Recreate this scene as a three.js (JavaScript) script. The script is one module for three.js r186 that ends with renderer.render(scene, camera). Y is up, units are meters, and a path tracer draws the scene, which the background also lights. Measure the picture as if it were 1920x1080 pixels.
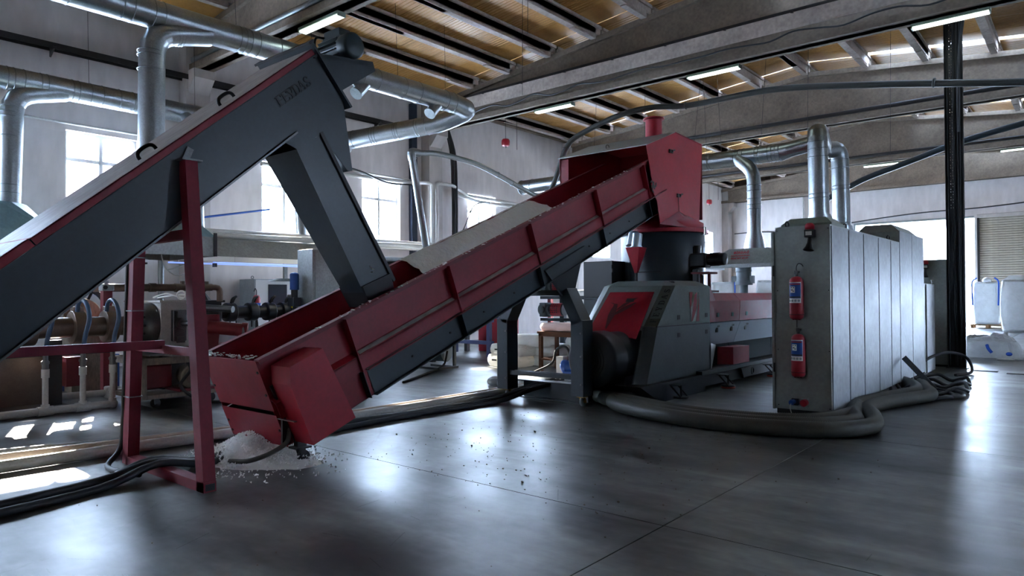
import * as THREE from 'three';
import { RoundedBoxGeometry } from 'three/addons/geometries/RoundedBoxGeometry.js';
import { ConvexGeometry } from 'three/addons/geometries/ConvexGeometry.js';
import { mergeGeometries } from 'three/addons/utils/BufferGeometryUtils.js';
import { RectAreaLightUniformsLib } from 'three/addons/lights/RectAreaLightUniformsLib.js';
import { FontLoader } from 'three/addons/loaders/FontLoader.js';
import { TextGeometry } from 'three/addons/geometries/TextGeometry.js';

// ---------------------------------------------------------------- camera, daylight, exposure
const scene = new THREE.Scene();
const rad = (d) => d * Math.PI / 180;
const camera = new THREE.PerspectiveCamera(2 * Math.atan(540 / 1297) * 180 / Math.PI, 16 / 9, 0.05, 300);
camera.position.set(0, 1.35, 0);
camera.rotation.order = 'YXZ';
camera.rotation.set(rad(0.726), rad(40.09), rad(-0.336));
scene.background = new THREE.Color(0.70, 0.90, 1.22);   // bright hazy white sky outside the hall
scene.backgroundIntensity = 9;
const sun = new THREE.DirectionalLight(0xfff6ea, 9);      // low sun through the high windows of the left wall
sun.position.set(-40, 19.6, -21.2); sun.target.position.set(0, 0, -6);
sun.castShadow = true; Object.assign(sun.shadow.camera, { left: -30, right: 30, top: 25, bottom: -25, near: 1, far: 110 }); sun.shadow.mapSize.set(2048, 2048);
scene.add(sun, sun.target);
const renderer = new THREE.WebGLRenderer({ antialias: true });
renderer.toneMapping = THREE.LinearToneMapping;
renderer.toneMappingExposure = 8;
renderer.shadowMap.enabled = true;
RectAreaLightUniformsLib.init();

// ---------------------------------------------------------------- seeded noise
let seed = 20240611;
const rnd = () => { seed = (seed * 1664525 + 1013904223) >>> 0; return seed / 4294967296; };
const rr = (a, b) => a + (b - a) * rnd();
function lattice(n) { const a = new Float32Array(n * n); for (let i = 0; i < n * n; i++) a[i] = rnd(); return a; }
const LAT = lattice(256);
function vnoise(x, y, wrap) {          // value noise that tiles every `wrap` cells
  const xi = Math.floor(x), yi = Math.floor(y), fx = x - xi, fy = y - yi;
  const m = (v) => ((v % wrap) + wrap) % wrap, sx = fx * fx * (3 - 2 * fx), sy = fy * fy * (3 - 2 * fy);
  const g = (i, j) => LAT[(m(j) & 255) * 256 + (m(i) & 255)];
  const a = g(xi, yi), b = g(xi + 1, yi), c = g(xi, yi + 1), d = g(xi + 1, yi + 1);
  return a + (b - a) * sx + (c - a) * sy + (a - b - c + d) * sx * sy;
}
function fbm(u, v, base, oct, gain = 0.5, ax = 1, ay = 1) {     // u, v in 0..1, tiles
  let s = 0, w = 1, t = 0, f = base;
  for (let o = 0; o < oct; o++) { s += w * vnoise(u * f * ax + o * 17, v * f * ay + o * 29, f * Math.max(ax, ay)); t += w; w *= gain; f *= 2; }
  return s / t;
}
function texture(n, fn, srgb = true) {
  const d = new Uint8Array(n * n * 4);
  for (let j = 0; j < n; j++) for (let i = 0; i < n; i++) {
    const c = fn(i / n, j / n), k = (j * n + i) * 4;
    d[k] = Math.max(0, Math.min(255, c[0])); d[k + 1] = Math.max(0, Math.min(255, c[1])); d[k + 2] = Math.max(0, Math.min(255, c[2])); d[k + 3] = 255;
  }
  const t = new THREE.DataTexture(d, n, n, THREE.RGBAFormat);
  t.wrapS = t.wrapT = THREE.RepeatWrapping; t.magFilter = THREE.LinearFilter; t.minFilter = THREE.LinearMipmapLinearFilter; t.generateMipmaps = true;
  if (srgb) t.colorSpace = THREE.SRGBColorSpace;
  t.needsUpdate = true; return t;
}
const rep = (t, x, y = x) => { const c = t.clone(); c.repeat.set(x, y); c.needsUpdate = true; return c; };
const grey = (v) => [v, v, v];

// ---------------------------------------------------------------- textures (surface colour, grain, wear)
const scratches = [];
for (let i = 0; i < 260; i++) { const a = rr(0, 6.28), l = rr(0.004, 0.03), x = rnd(), y = rnd(); scratches.push([x, y, x + Math.cos(a) * l, y + Math.sin(a) * l, rr(0.2, 0.9)]); }
const FN = 2048, scratchMap = new Float32Array(FN * FN);
function stroke(x0, y0, x1, y1, w) {
  const L = Math.hypot(x1 - x0, y1 - y0) * FN;
  for (let s = 0; s < L; s++) { const x = Math.floor((x0 + (x1 - x0) * s / L) * FN) & (FN - 1), y = Math.floor((y0 + (y1 - y0) * s / L) * FN) & (FN - 1); scratchMap[y * FN + x] = Math.max(scratchMap[y * FN + x], w); }
}
for (const s of scratches) stroke(...s);
for (let k = 0; k < 14; k++) {       // tyre arcs of the fork lift
  const cx = rnd(), cy = rnd(), R = rr(0.08, 0.3), a0 = rr(0, 6.28), da = rr(0.5, 1.6);
  for (let q = 0; q < 3; q++) for (let s = 0; s < 60; s++) { const a = a0 + da * s / 60, b = a0 + da * (s + 1) / 60, r = R + q * 0.0012; if (rnd() < 0.75) stroke(cx + r * Math.cos(a), cy + r * Math.sin(a), cx + r * Math.cos(b), cy + r * Math.sin(b), 0.35 * rnd() + 0.1); }
}
const floorNoise = (u, v) => 0.55 * fbm(u, v, 6, 6, 0.55) + 0.45 * fbm(u + 0.3, v + 0.7, 5, 6, 0.6, 1, 4);
const floorColor = texture(FN, (u, v) => {
  const n = floorNoise(u, v), f = fbm(u, v, 160, 2), s = scratchMap[Math.floor(v * FN) * FN + Math.floor(u * FN)];
  const k = (0.66 + 3.6 * (n - 0.5) + 0.16 * (f - 0.5)) * (1 - 0.6 * s);
  return [112 * k, 116 * k, 114 * k];
});
const floorRough = texture(1024, (u, v) => { const n = floorNoise(u, v), f = fbm(u, v, 90, 3); return grey(255 * (0.36 + 0.3 * (n - 0.5) + 0.05 * (f - 0.5))); }, false);
const floorSheen = (() => {          // polished and dusty patches, tyre marks and scratches (alpha scales the reflection)
  const t = texture(FN, () => [255, 255, 255], false), d = t.image.data;
  for (let j = 0; j < FN; j++) for (let i = 0; i < FN; i++) {
    const u = i / FN, v = j / FN, n = 0.5 * fbm(u + 0.11, v + 0.43, 7, 6, 0.6) + 0.5 * fbm(u + 0.6, v + 0.2, 6, 6, 0.62, 1, 5), k = 0.8 + 3.2 * (n - 0.5) - 0.75 * scratchMap[j * FN + i];
    d[(j * FN + i) * 4 + 3] = 255 * Math.max(0.18, Math.min(1, k));
  }
  return t;
})();
const plaster = texture(512, (u, v) => { const n = fbm(u, v, 4, 6, 0.55), s = fbm(u, v, 8, 4, 0.5, 4, 1); return grey(225 + 40 * (n - 0.5) + 26 * (s - 0.5)); });
const concreteMap = texture(512, (u, v) => { const n = fbm(u, v, 5, 6, 0.6), p = fbm(u, v, 60, 2); return grey(210 + 70 * (n - 0.5) + 40 * (p - 0.5)); });
const stainMap = texture(512, (u, v) => { const n = fbm(u, v, 3, 5, 0.6), s = fbm(u, v, 10, 4, 0.55, 4, 1); return grey(205 + 70 * (n - 0.5) + 75 * (s - 0.5)); });
const dirtMap = texture(512, (u, v) => { const n = fbm(u, v, 4, 6, 0.6), p = fbm(u, v, 70, 2); return grey(222 + 46 * (n - 0.5) + 24 * (p - 0.5)); });
const roughMap = texture(512, (u, v) => { const n = fbm(u, v, 6, 6, 0.6); return grey(255 * (0.88 + 0.3 * (n - 0.5))); }, false);
const spangle = texture(512, (u, v) => { const n = fbm(u, v, 48, 2), m = fbm(u, v, 4, 4); return grey(222 + 34 * (n - 0.5) + 36 * (m - 0.5)); });
const clothMap = texture(512, (u, v) => { const w = ((Math.floor(u * 256) + Math.floor(v * 256)) & 1) * 8; return grey(228 + w + 30 * (fbm(u, v, 5, 5) - 0.5)); });
const clothBump = texture(512, (u, v) => grey(255 * fbm(u, v, 7, 5, 0.55)), false);
const woodMap = texture(512, (u, v) => { const n = fbm(u, v, 6, 5, 0.6, 1, 8); return [172 + 60 * (n - 0.5), 134 + 54 * (n - 0.5), 92 + 44 * (n - 0.5)]; });
const grainBump = texture(256, (u, v) => grey(255 * fbm(u, v, 40, 3)), false);

// ---------------------------------------------------------------- materials
const std = (color, roughness = 0.5, metalness = 0, more = {}) => new THREE.MeshStandardMaterial({ color, roughness, metalness, ...more });
const M = {
  floor: new THREE.MeshPhysicalMaterial({ color: 0xffffff, roughness: 1, map: rep(floorColor, 1 / 9), roughnessMap: rep(floorRough, 1 / 9), specularIntensityMap: rep(floorSheen, 1 / 9), ior: 1.65 }),
  joint: std(0x1c1d1d, 0.9),
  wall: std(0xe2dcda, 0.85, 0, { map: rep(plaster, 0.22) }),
  wallDarker: std(0xc9c3bf, 0.9, 0, { map: rep(plaster, 0.3) }),  // slightly darker tone than the wall paint
  concrete: std(0x8d8071, 0.85, 0, { map: rep(concreteMap, 0.35), bumpMap: rep(grainBump, 1), bumpScale: 0.002 }),
  joist: std(0xc8bcb2, 0.85, 0, { map: rep(concreteMap, 0.35) }),
  gable: std(0x8a7868, 0.9, 0, { map: rep(stainMap, 0.25) }),
  roof: std(0xc4924e, 0.4, 0, { map: rep(dirtMap, 0.4) }),
  deck: std(0x3a3835, 0.9),
  windowFrame: std(0xd8d8d6, 0.5),
  glass: new THREE.MeshPhysicalMaterial({ color: 0xffffff, roughness: 0, transmission: 1, thickness: 0, ior: 1.5 }),
  skylight: new THREE.MeshPhysicalMaterial({ color: 0xf4f6f8, roughness: 0.7, transmission: 0.7, thickness: 0 }),
  red: std(0x961528, 0.55, 0, { map: rep(dirtMap, 0.6), roughnessMap: rep(roughMap, 0.7) }),
  redBright: std(0xb4142b, 0.52, 0, { map: rep(dirtMap, 0.6), roughnessMap: rep(roughMap, 0.7) }),
  redFrame: std(0x86122a, 0.62, 0, { map: rep(dirtMap, 0.8) }),
  redDull: std(0x7c1a26, 0.55, 0, { map: rep(dirtMap, 0.8) }),
  graphite: std(0x2c3941, 0.42, 0, { map: rep(dirtMap, 0.6), roughnessMap: rep(roughMap, 0.8) }),
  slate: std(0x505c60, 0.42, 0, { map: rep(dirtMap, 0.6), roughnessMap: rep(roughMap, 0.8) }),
  slateLight: std(0x76827f, 0.42, 0, { map: rep(dirtMap, 0.7) }),
  black: std(0x14161a, 0.45),
  blackGloss: std(0x15181d, 0.42),
  rubber: std(0x17181a, 0.7),
  hose: std(0x54564f, 0.5, 0, { map: rep(dirtMap, 1.5) }),
  cable: std(0x23262a, 0.55),
  galv: std(0xa9b0b4, 0.4, 1, { map: rep(spangle, 1.5), roughnessMap: rep(roughMap, 1) }),
  galvBead: std(0x7e868a, 0.35, 1),
  galvDull: std(0x9aa2a4, 0.5, 0.7, { map: rep(spangle, 1.2) }),
  sheetGrey: std(0xa7adab, 0.45, 0.3, { map: rep(spangle, 0.8) }),
  stainless: std(0xbccad6, 0.4, 0.6, { roughnessMap: rep(roughMap, 0.9) }),
  chrome: std(0xd6d6d6, 0.14, 1),
  steel: std(0x77797a, 0.4, 0.85, { map: rep(spangle, 2) }),
  steelDark: std(0x3c3b3c, 0.45, 0.6, { map: rep(dirtMap, 2) }),
  bronze: std(0x86766a, 0.4, 0.7, { map: rep(dirtMap, 2) }),
  cabinet: std(0xa2aaa5, 0.42, 0, { map: rep(dirtMap, 0.5) }),
  cabinetSide: std(0xa4acb2, 0.55, 0.1, { map: rep(spangle, 0.4), roughnessMap: rep(roughMap, 0.6) }),
  greenGrey: std(0x7f8d80, 0.5, 0, { map: rep(dirtMap, 1) }),
  pvc: std(0xdad9d4, 0.4, 0, { map: rep(dirtMap, 1.2) }),
  pvcGrey: std(0xa9b2b6, 0.45, 0, { map: rep(dirtMap, 1.2) }),
  bag: new THREE.MeshPhysicalMaterial({ color: 0xe4e8ea, roughness: 0.75, transmission: 0.25, thickness: 0, map: rep(clothMap, 1.2), bumpMap: rep(clothBump, 1.2), bumpScale: 0.02 }),
  bagOpaque: new THREE.MeshPhysicalMaterial({ color: 0xf6f7f4, roughness: 0.8, transmission: 0.45, thickness: 0, bumpMap: rep(clothBump, 1.5), bumpScale: 0.02 }),
  film: std(0xf4fafb, 0.5, 0, { bumpMap: rep(clothBump, 2), bumpScale: 0.01 }),
  flake: std(0xeef0ee, 0.7),
  dust: std(0xa8a09c, 0.55, 0, { map: rep(stainMap, 1.5) }),
  blue: std(0x1d4fa0, 0.5),
  blueStrap: std(0x1f58c8, 0.6),
  teal: std(0x2a9aa8, 0.6),
  wood: std(0xffffff, 0.75, 0, { map: rep(woodMap, 1) }),
  woodDark: std(0x8a6f5a, 0.7, 0, { map: rep(woodMap, 1) }),
  brass: std(0xb08a3c, 0.35, 0.9),
  orange: std(0xb8421f, 0.6),
  yellow: std(0xd0b818, 0.5),
  white: std(0xe6e6e2, 0.5),
  motorGrey: std(0x5f6d74, 0.45, 0.2, { map: rep(dirtMap, 2) }),
  motorDirty: std(0x93897a, 0.7, 0.1, { map: rep(stainMap, 2) }),
  motorDark: std(0x2f3a3d, 0.42, 0.2),
  stencil: std(0x24292a, 0.6),
  embossed: std(0x1d2327, 0.5),
  olive: std(0x565a4c, 0.5, 0, { map: rep(dirtMap, 1) }),
  shutter: std(0xb9b2a2, 0.5, 0, { map: rep(dirtMap, 0.5) }),
  plinth: std(0x3a444a, 0.85),
  tube: std(0xffffff, 0.4, 0, { emissive: 0xeafff6, emissiveIntensity: 0.6 }),
  ledWhite: std(0xffffff, 0.4, 0, { emissive: 0xd9e8ff, emissiveIntensity: 0.3 }),
  ledBlue: std(0xbfd0ff, 0.4, 0, { emissive: 0x7c9cff, emissiveIntensity: 0.15 }),
  ledRed: std(0xff2030, 0.4, 0, { emissive: 0xff1030, emissiveIntensity: 0.12 }),
  screen: std(0x27303a, 0.15),
};

// ---------------------------------------------------------------- geometry helpers (metres, world axes)
const V = (x, y, z) => new THREE.Vector3(x, y, z);
const A = (p) => (p.isVector3 ? p : V(p[0], p[1], p[2]));
function bx(x0, x1, y0, y1, z0, z1, r = 0) {
  const w = Math.abs(x1 - x0), h = Math.abs(y1 - y0), d = Math.abs(z1 - z0);
  const g = r ? new RoundedBoxGeometry(w, h, d, 2, Math.min(r, w / 2.02, h / 2.02, d / 2.02)) : new THREE.BoxGeometry(w, h, d);
  return g.translate((x0 + x1) / 2, (y0 + y1) / 2, (z0 + z1) / 2);
}
function frameTo(g, p, dir, up) {     // turns local z to dir, local y near up, and moves to p
  const z = dir.clone().normalize(); let u = up ? A(up).clone() : (Math.abs(z.y) > 0.95 ? V(1, 0, 0) : V(0, 1, 0));
  const x = u.clone().cross(z).normalize(), y = z.clone().cross(x);
  return g.applyMatrix4(new THREE.Matrix4().makeBasis(x, y, z).setPosition(p));
}
function bar(p, q, w, h, up, r = 0) {  // box beam from p to q, w across, h along up
  p = A(p); q = A(q); const L = p.distanceTo(q);
  const g = r ? new RoundedBoxGeometry(w, h, L, 2, r) : new THREE.BoxGeometry(w, h, L);
  return frameTo(g, p.clone().add(q).multiplyScalar(0.5), q.clone().sub(p), up);
}
function rod(p, q, r, seg = 14, r2 = r, open = false) {
  p = A(p); q = A(q); const L = p.distanceTo(q);
  const g = new THREE.CylinderGeometry(r2, r, L, seg, 1, open).rotateX(Math.PI / 2);
  return frameTo(g, p.clone().add(q).multiplyScalar(0.5), q.clone().sub(p));
}
function lathe(profile, p, axis = [0, 1, 0], seg = 32) {   // [[radius, along], ...]
  const g = new THREE.LatheGeometry(profile.map(([r, t]) => new THREE.Vector2(Math.max(r, 0.0001), t)), seg).rotateX(Math.PI / 2);
  return frameTo(g, A(p), A(axis));
}
function ring(p, axis, R, r, seg = 28) { return frameTo(new THREE.TorusGeometry(R, r, 6, seg), A(p), A(axis)); }
function ball(p, r, sy = 1, seg = 16) { return new THREE.SphereGeometry(r, seg, Math.ceil(seg * 0.7)).scale(1, sy, 1).translate(...A(p).toArray()); }
function tube(pts, r, n = 8, rad_ = 8, tension = 0.5) {
  const c = new THREE.CatmullRomCurve3(pts.map(A), false, 'centripetal', tension);
  return new THREE.TubeGeometry(c, Math.max(4, n * (pts.length - 1)), r, rad_, false);
}
function prism(axis, pts, a0, a1) {   // polygon extruded along an axis; pts are [z,y] for x, [x,z] for y, [x,y] for z
  const s = new THREE.Shape(pts.map((p) => new THREE.Vector2(p[0], p[1])));
  const g = new THREE.ExtrudeGeometry(s, { depth: a1 - a0, bevelEnabled: false, curveSegments: 12 });
  const m = new THREE.Matrix4();
  if (axis === 'z') m.set(1, 0, 0, 0, 0, 1, 0, 0, 0, 0, 1, a0, 0, 0, 0, 1);
  if (axis === 'x') m.set(0, 0, 1, a0, 0, 1, 0, 0, 1, 0, 0, 0, 0, 0, 0, 1);
  if (axis === 'y') m.set(1, 0, 0, 0, 0, 0, 1, a0, 0, 1, 0, 0, 0, 0, 0, 1);
  g.applyMatrix4(m);
  if (m.determinant() < 0) flip(g);
  return g;
}
function flip(g) {
  if (g.index) { const a = g.index.array; for (let i = 0; i < a.length; i += 3) { const t = a[i]; a[i] = a[i + 2]; a[i + 2] = t; } } else {
    for (const k of Object.keys(g.attributes)) { const at = g.attributes[k], n = at.itemSize; for (let i = 0; i < at.count; i += 3) for (let c = 0; c < n; c++) { const t = at.array[i * n + c]; at.array[i * n + c] = at.array[(i + 2) * n + c]; at.array[(i + 2) * n + c] = t; } }
  }
  return g;
}
function plate(pts, t = 0.006, holes = []) {     // flat polygon in space given thickness t to the back
  const P = pts.map(A), n = V(0, 0, 0);
  for (let i = 0; i < P.length; i++) n.add(P[i].clone().cross(P[(i + 1) % P.length])); n.normalize();
  const u = P[1].clone().sub(P[0]).normalize(), v = n.clone().cross(u), o = P[0];
  const to2 = (p) => new THREE.Vector2(A(p).clone().sub(o).dot(u), A(p).clone().sub(o).dot(v));
  const s = new THREE.Shape(P.map(to2)); for (const h of holes) s.holes.push(new THREE.Path(h.map(to2)));
  const g = new THREE.ExtrudeGeometry(s, { depth: t, bevelEnabled: false });
  return g.applyMatrix4(new THREE.Matrix4().makeBasis(u, v, n).setPosition(o.clone().addScaledVector(n, -t)));
}
const hull = (pts) => new ConvexGeometry(pts.map(A));
function bend(pts, R, n = 3) {         // polyline with its corners cut into gored elbows
  const P = pts.map(A), out = [P[0]];
  for (let i = 1; i < P.length - 1; i++) {
    const a = P[i - 1].clone().sub(P[i]), b = P[i + 1].clone().sub(P[i]), k = Math.min(R, a.length() * 0.49, b.length() * 0.49);
    a.normalize(); b.normalize(); const s = P[i].clone().addScaledVector(a, k), e = P[i].clone().addScaledVector(b, k);
    for (let j = 0; j <= n; j++) { const t = j / n, w0 = (1 - t) * (1 - t), w1 = 2 * t * (1 - t), w2 = t * t; out.push(V(0, 0, 0).addScaledVector(s, w0).addScaledVector(P[i], w1).addScaledVector(e, w2)); }
  }
  out.push(P[P.length - 1]); return out;
}
function sweep(pts, r, seg = 24, smooth = false) { // round section along a polyline, mitred at its corners
  const P = pts.map(A), n = P.length, pos = [], nor = [], idx = [];
  let d0 = P[1].clone().sub(P[0]).normalize(), up = Math.abs(d0.y) > 0.9 ? V(1, 0, 0) : V(0, 1, 0);
  let x = up.clone().cross(d0).normalize();
  const radii = Array.isArray(r) ? r : P.map(() => r), rows = [];
  for (let i = 0; i < n; i++) {
    const din = i ? P[i].clone().sub(P[i - 1]).normalize() : P[1].clone().sub(P[0]).normalize(), dout = i < n - 1 ? P[i + 1].clone().sub(P[i]).normalize() : din;
    const t = din.clone().add(dout).normalize(), row = [], rn = [], y0 = din.clone().cross(x).normalize();
    const c = Math.max(0.3, t.dot(din));
    for (let k = 0; k <= seg; k++) {
      const a = k / seg * Math.PI * 2, v = x.clone().multiplyScalar(Math.cos(a)).addScaledVector(y0, Math.sin(a));
      const w = v.clone().multiplyScalar(radii[i]); w.addScaledVector(din, -w.dot(t) / c);
      row.push(P[i].clone().add(w)); rn.push(v);
    }
    rows.push([row, rn]);
    x = x.clone().addScaledVector(dout, -x.dot(dout)).normalize();
  }
  for (let i = 0; i < n - 1; i++) {
    const dir = P[i + 1].clone().sub(P[i]).normalize(), b = pos.length / 3;
    for (const [row, rn] of [rows[i], rows[i + 1]]) for (let k = 0; k <= seg; k++) { const q = row[k], m = smooth ? rn[k] : rn[k].clone().addScaledVector(dir, -rn[k].dot(dir)).normalize(); pos.push(q.x, q.y, q.z); nor.push(m.x, m.y, m.z); }
    for (let k = 0; k < seg; k++) { const a = b + k, c = b + seg + 1 + k; idx.push(a, a + 1, c, a + 1, c + 1, c); }
  }
  for (const [e, s] of [[0, 1], [n - 1, 0]]) { const b = pos.length / 3, row = rows[e][0], d = (e ? P[n - 1].clone().sub(P[n - 2]) : P[0].clone().sub(P[1])).normalize(); pos.push(P[e].x, P[e].y, P[e].z); nor.push(d.x, d.y, d.z); for (const q of row) { pos.push(q.x, q.y, q.z); nor.push(d.x, d.y, d.z); } for (let k = 0; k < seg; k++) s ? idx.push(b, b + 2 + k, b + 1 + k) : idx.push(b, b + 1 + k, b + 2 + k); }
  const g = new THREE.BufferGeometry(); g.setAttribute('position', new THREE.Float32BufferAttribute(pos, 3)); g.setAttribute('normal', new THREE.Float32BufferAttribute(nor, 3)); g.setIndex(idx); return g;
}
function beads(p, q, r, ts, br = 0.009) { p = A(p); q = A(q); const d = q.clone().sub(p); return ts.map((t) => ring(p.clone().addScaledVector(d, t), d, r, br)); }
function grid(nu, nv, fn) {            // smooth sheet from fn(u, v) -> [x, y, z]
  const pos = [], uv = [], idx = [];
  for (let j = 0; j <= nv; j++) for (let i = 0; i <= nu; i++) { const p = fn(i / nu, j / nv); pos.push(p[0], p[1], p[2]); uv.push(i / nu, j / nv); }
  for (let j = 0; j < nv; j++) for (let i = 0; i < nu; i++) { const a = j * (nu + 1) + i; idx.push(a, a + 1, a + nu + 1, a + 1, a + nu + 2, a + nu + 1); }
  const g = new THREE.BufferGeometry(); g.setAttribute('position', new THREE.Float32BufferAttribute(pos, 3)); g.setAttribute('uv', new THREE.Float32BufferAttribute(uv, 2)); g.setIndex(idx); g.computeVertexNormals(); return g;
}
function boxUV(g) {                    // uv in metres on the plane each face looks along
  const p = g.attributes.position, n = g.attributes.normal, uv = new Float32Array(p.count * 2);
  for (let i = 0; i < p.count; i++) {
    const ax = Math.abs(n.getX(i)), ay = Math.abs(n.getY(i)), az = Math.abs(n.getZ(i));
    const [u, v] = ay >= ax && ay >= az ? [p.getX(i), p.getZ(i)] : ax >= az ? [p.getZ(i), p.getY(i)] : [p.getX(i), p.getY(i)];
    uv[2 * i] = u; uv[2 * i + 1] = v;
  }
  g.setAttribute('uv', new THREE.BufferAttribute(uv, 2)); return g;
}
function merged(list, keepUV = false) {
  const gs = list.flat(9).map((g) => { const h = g.index ? g.toNonIndexed() : g; if (!h.attributes.normal) h.computeVertexNormals(); for (const k of Object.keys(h.attributes)) if (!['position', 'normal', 'uv'].includes(k)) h.deleteAttribute(k); if (!keepUV || !h.attributes.uv) boxUV(h); h.morphAttributes = {}; return h; });
  return gs.length === 1 ? gs[0] : mergeGeometries(gs, false);
}

// ---------------------------------------------------------------- naming and grouping helpers
const used = new Map(), origin = new Map();
function numbered(name) { name = name.replace(/_\d{3}$/, ''); const k = used.get(name) ?? 0; used.set(name, k + 1); return k ? name + '_' + String(k).padStart(3, '0') : name; }
function tag(o, label, category, group) { o.userData = { label, category }; if (group) o.userData.group = group; return o; }
function thing(name, label, category, at, group) {
  const o = new THREE.Group(); o.name = numbered(name); o.position.set(...at); origin.set(o, V(...at)); scene.add(o); return tag(o, label, category, group);
}
function obj(name, geometries, material, parent, label, keepUV) {
  const g = merged([geometries], keepUV), o = origin.get(parent); if (o) g.translate(-o.x, -o.y, -o.z);
  const m = new THREE.Mesh(g, material); m.name = parent ? name : numbered(name); m.castShadow = m.receiveShadow = true;
  if (o) origin.set(m, o);
  if (label) m.userData.label = label;
  (parent ?? scene).add(m); return m;
}
function single(name, label, category, at, geometries, material, group) {   // a thing that is one mesh
  const g = merged([geometries]).translate(-at[0], -at[1], -at[2]), m = new THREE.Mesh(g, material);
  m.name = numbered(name); m.position.set(...at); m.castShadow = m.receiveShadow = true; origin.set(m, V(...at)); scene.add(m); return tag(m, label, category, group);
}
function setting(name) { const o = new THREE.Group(); o.name = name; o.userData.kind = 'structure'; origin.set(o, V(0, 0, 0)); scene.add(o); return o; }
function piece(name, geometry, material, parent, x, y, z) {                 // one of many alike pieces, its geometry shared
  const m = new THREE.Mesh(geometry, material); m.name = name; m.position.set(x, y, z); m.castShadow = m.receiveShadow = true; parent.add(m); return m;
}
function copy(o, at, label, turn) {
  const c = o.clone(); c.name = numbered(o.name); c.position.set(...at); if (turn !== undefined) c.rotation.y = turn; c.userData = { ...o.userData, label: label ?? o.userData.label }; scene.add(c); return c;
}

// ================================================================ THE HALL
const XL = -15, XR = 9, ZB = 6, ZF = -35.6, RIDGE = -6.2;
const girderTop = (x) => 7.8 - 0.1 * Math.abs(x - RIDGE), roofY = (x) => girderTop(x) + 0.27;

// floor: concrete slabs with saw-cut joints
{
  const floor = setting('floor');
  obj('bed', bx(XL - 0.4, XR, -0.3, -0.02, ZF - 0.4, ZB), M.joint, floor);
  const xs = [XL]; for (const x of [-8.69, -1.953, 4.78]) xs.push(x); xs.push(XR);
  const zs = [ZB]; for (let z = 3.05; z > ZF; z -= 3.37) zs.push(z); zs.push(ZF - 0.4);
  for (let i = 0; i < xs.length - 1; i++) for (let j = 0; j < zs.length - 1; j++) obj('slab', bx(xs[i] + 0.004, xs[i + 1] - 0.004, -0.021, 0, zs[j] - 0.004, zs[j + 1] + 0.004), M.floor, floor);
}
// left wall with its two rows of piers and high windows
const winZ = [];
{
  const wall = setting('wall_left'), y0 = 2.9, y1 = 4.6, T = 0.3;
  for (let k = 0; k < 6; k++) for (const a of [-1.68, -4.60]) winZ.push(-7 * k + a);      // near edge of each window, going away
  winZ.unshift(5.3, 2.4);
  const W = 1.32, parts = [bx(XL - T, XL, 0, y0, ZF - 0.3, ZB), bx(XL - T, XL, y1, 7.05, ZF - 0.3, ZB)];
  let z = ZB; for (const a of winZ) { parts.push(bx(XL - T, XL, y0, y1, a, z)); z = a - W; } parts.push(bx(XL - T, XL, y0, y1, ZF - 0.3, z));
  obj('plaster', parts, M.wall, wall);
  obj('edge_beam', bx(XL - T, XL + 0.18, 7.05, 8.3, ZF - 0.3, ZB), M.concrete, wall);
  const pier = merged([bx(0, 0.34, 0, 7.0, -0.26, 0.26), bx(0, 0.62, 6.02, 6.2, -0.22, 0.22), prism('z', [[0.34, 5.72], [0.62, 6.02], [0.34, 6.02]], -0.22, 0.22)]);
  for (let k = 0; k <= 5; k++) piece('pier', pier, M.wallDarker, wall, XL, 0, -7 * k - (k === 5 ? 0.32 : 0));
  // windows: frame with one mullion, one transom, four panes, a sill
  const frameG = merged([bx(0, 0.07, y0, y0 + 0.06, -W, 0), bx(0, 0.07, y1 - 0.06, y1, -W, 0), bx(0, 0.07, y0, y1, -0.06, 0), bx(0, 0.07, y0, y1, -W, -W + 0.06), bx(0, 0.07, y0, y1, -W / 2 - 0.035, -W / 2 + 0.035), bx(0, 0.07, 4.03, 4.1, -W, 0)]);
  const sillG = merged([bx(0, 0.24, y0 - 0.04, y0, -W - 0.04, 0.04)]);
  const panes = [[y0 + 0.06, 4.03, -W / 2 + 0.035, -0.06], [y0 + 0.06, 4.03, -W + 0.06, -W / 2 - 0.035], [4.1, y1 - 0.06, -W / 2 + 0.035, -0.06], [4.1, y1 - 0.06, -W + 0.06, -W / 2 - 0.035]].map((p) => merged([bx(0.028, 0.034, p[0], p[1], p[2], p[3])]));
  winZ.forEach((a, i) => {
    const w = setting('window_' + (i + 1)); w.position.set(XL - 0.2, 0, a);
    piece('window_frame', frameG, M.windowFrame, w, 0, 0, 0); piece('window_sill', sillG, M.windowFrame, w, 0, 0, 0);
    for (const g of panes) piece('pane', g, M.glass, w, 0, 0, 0);
  });
}
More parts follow.
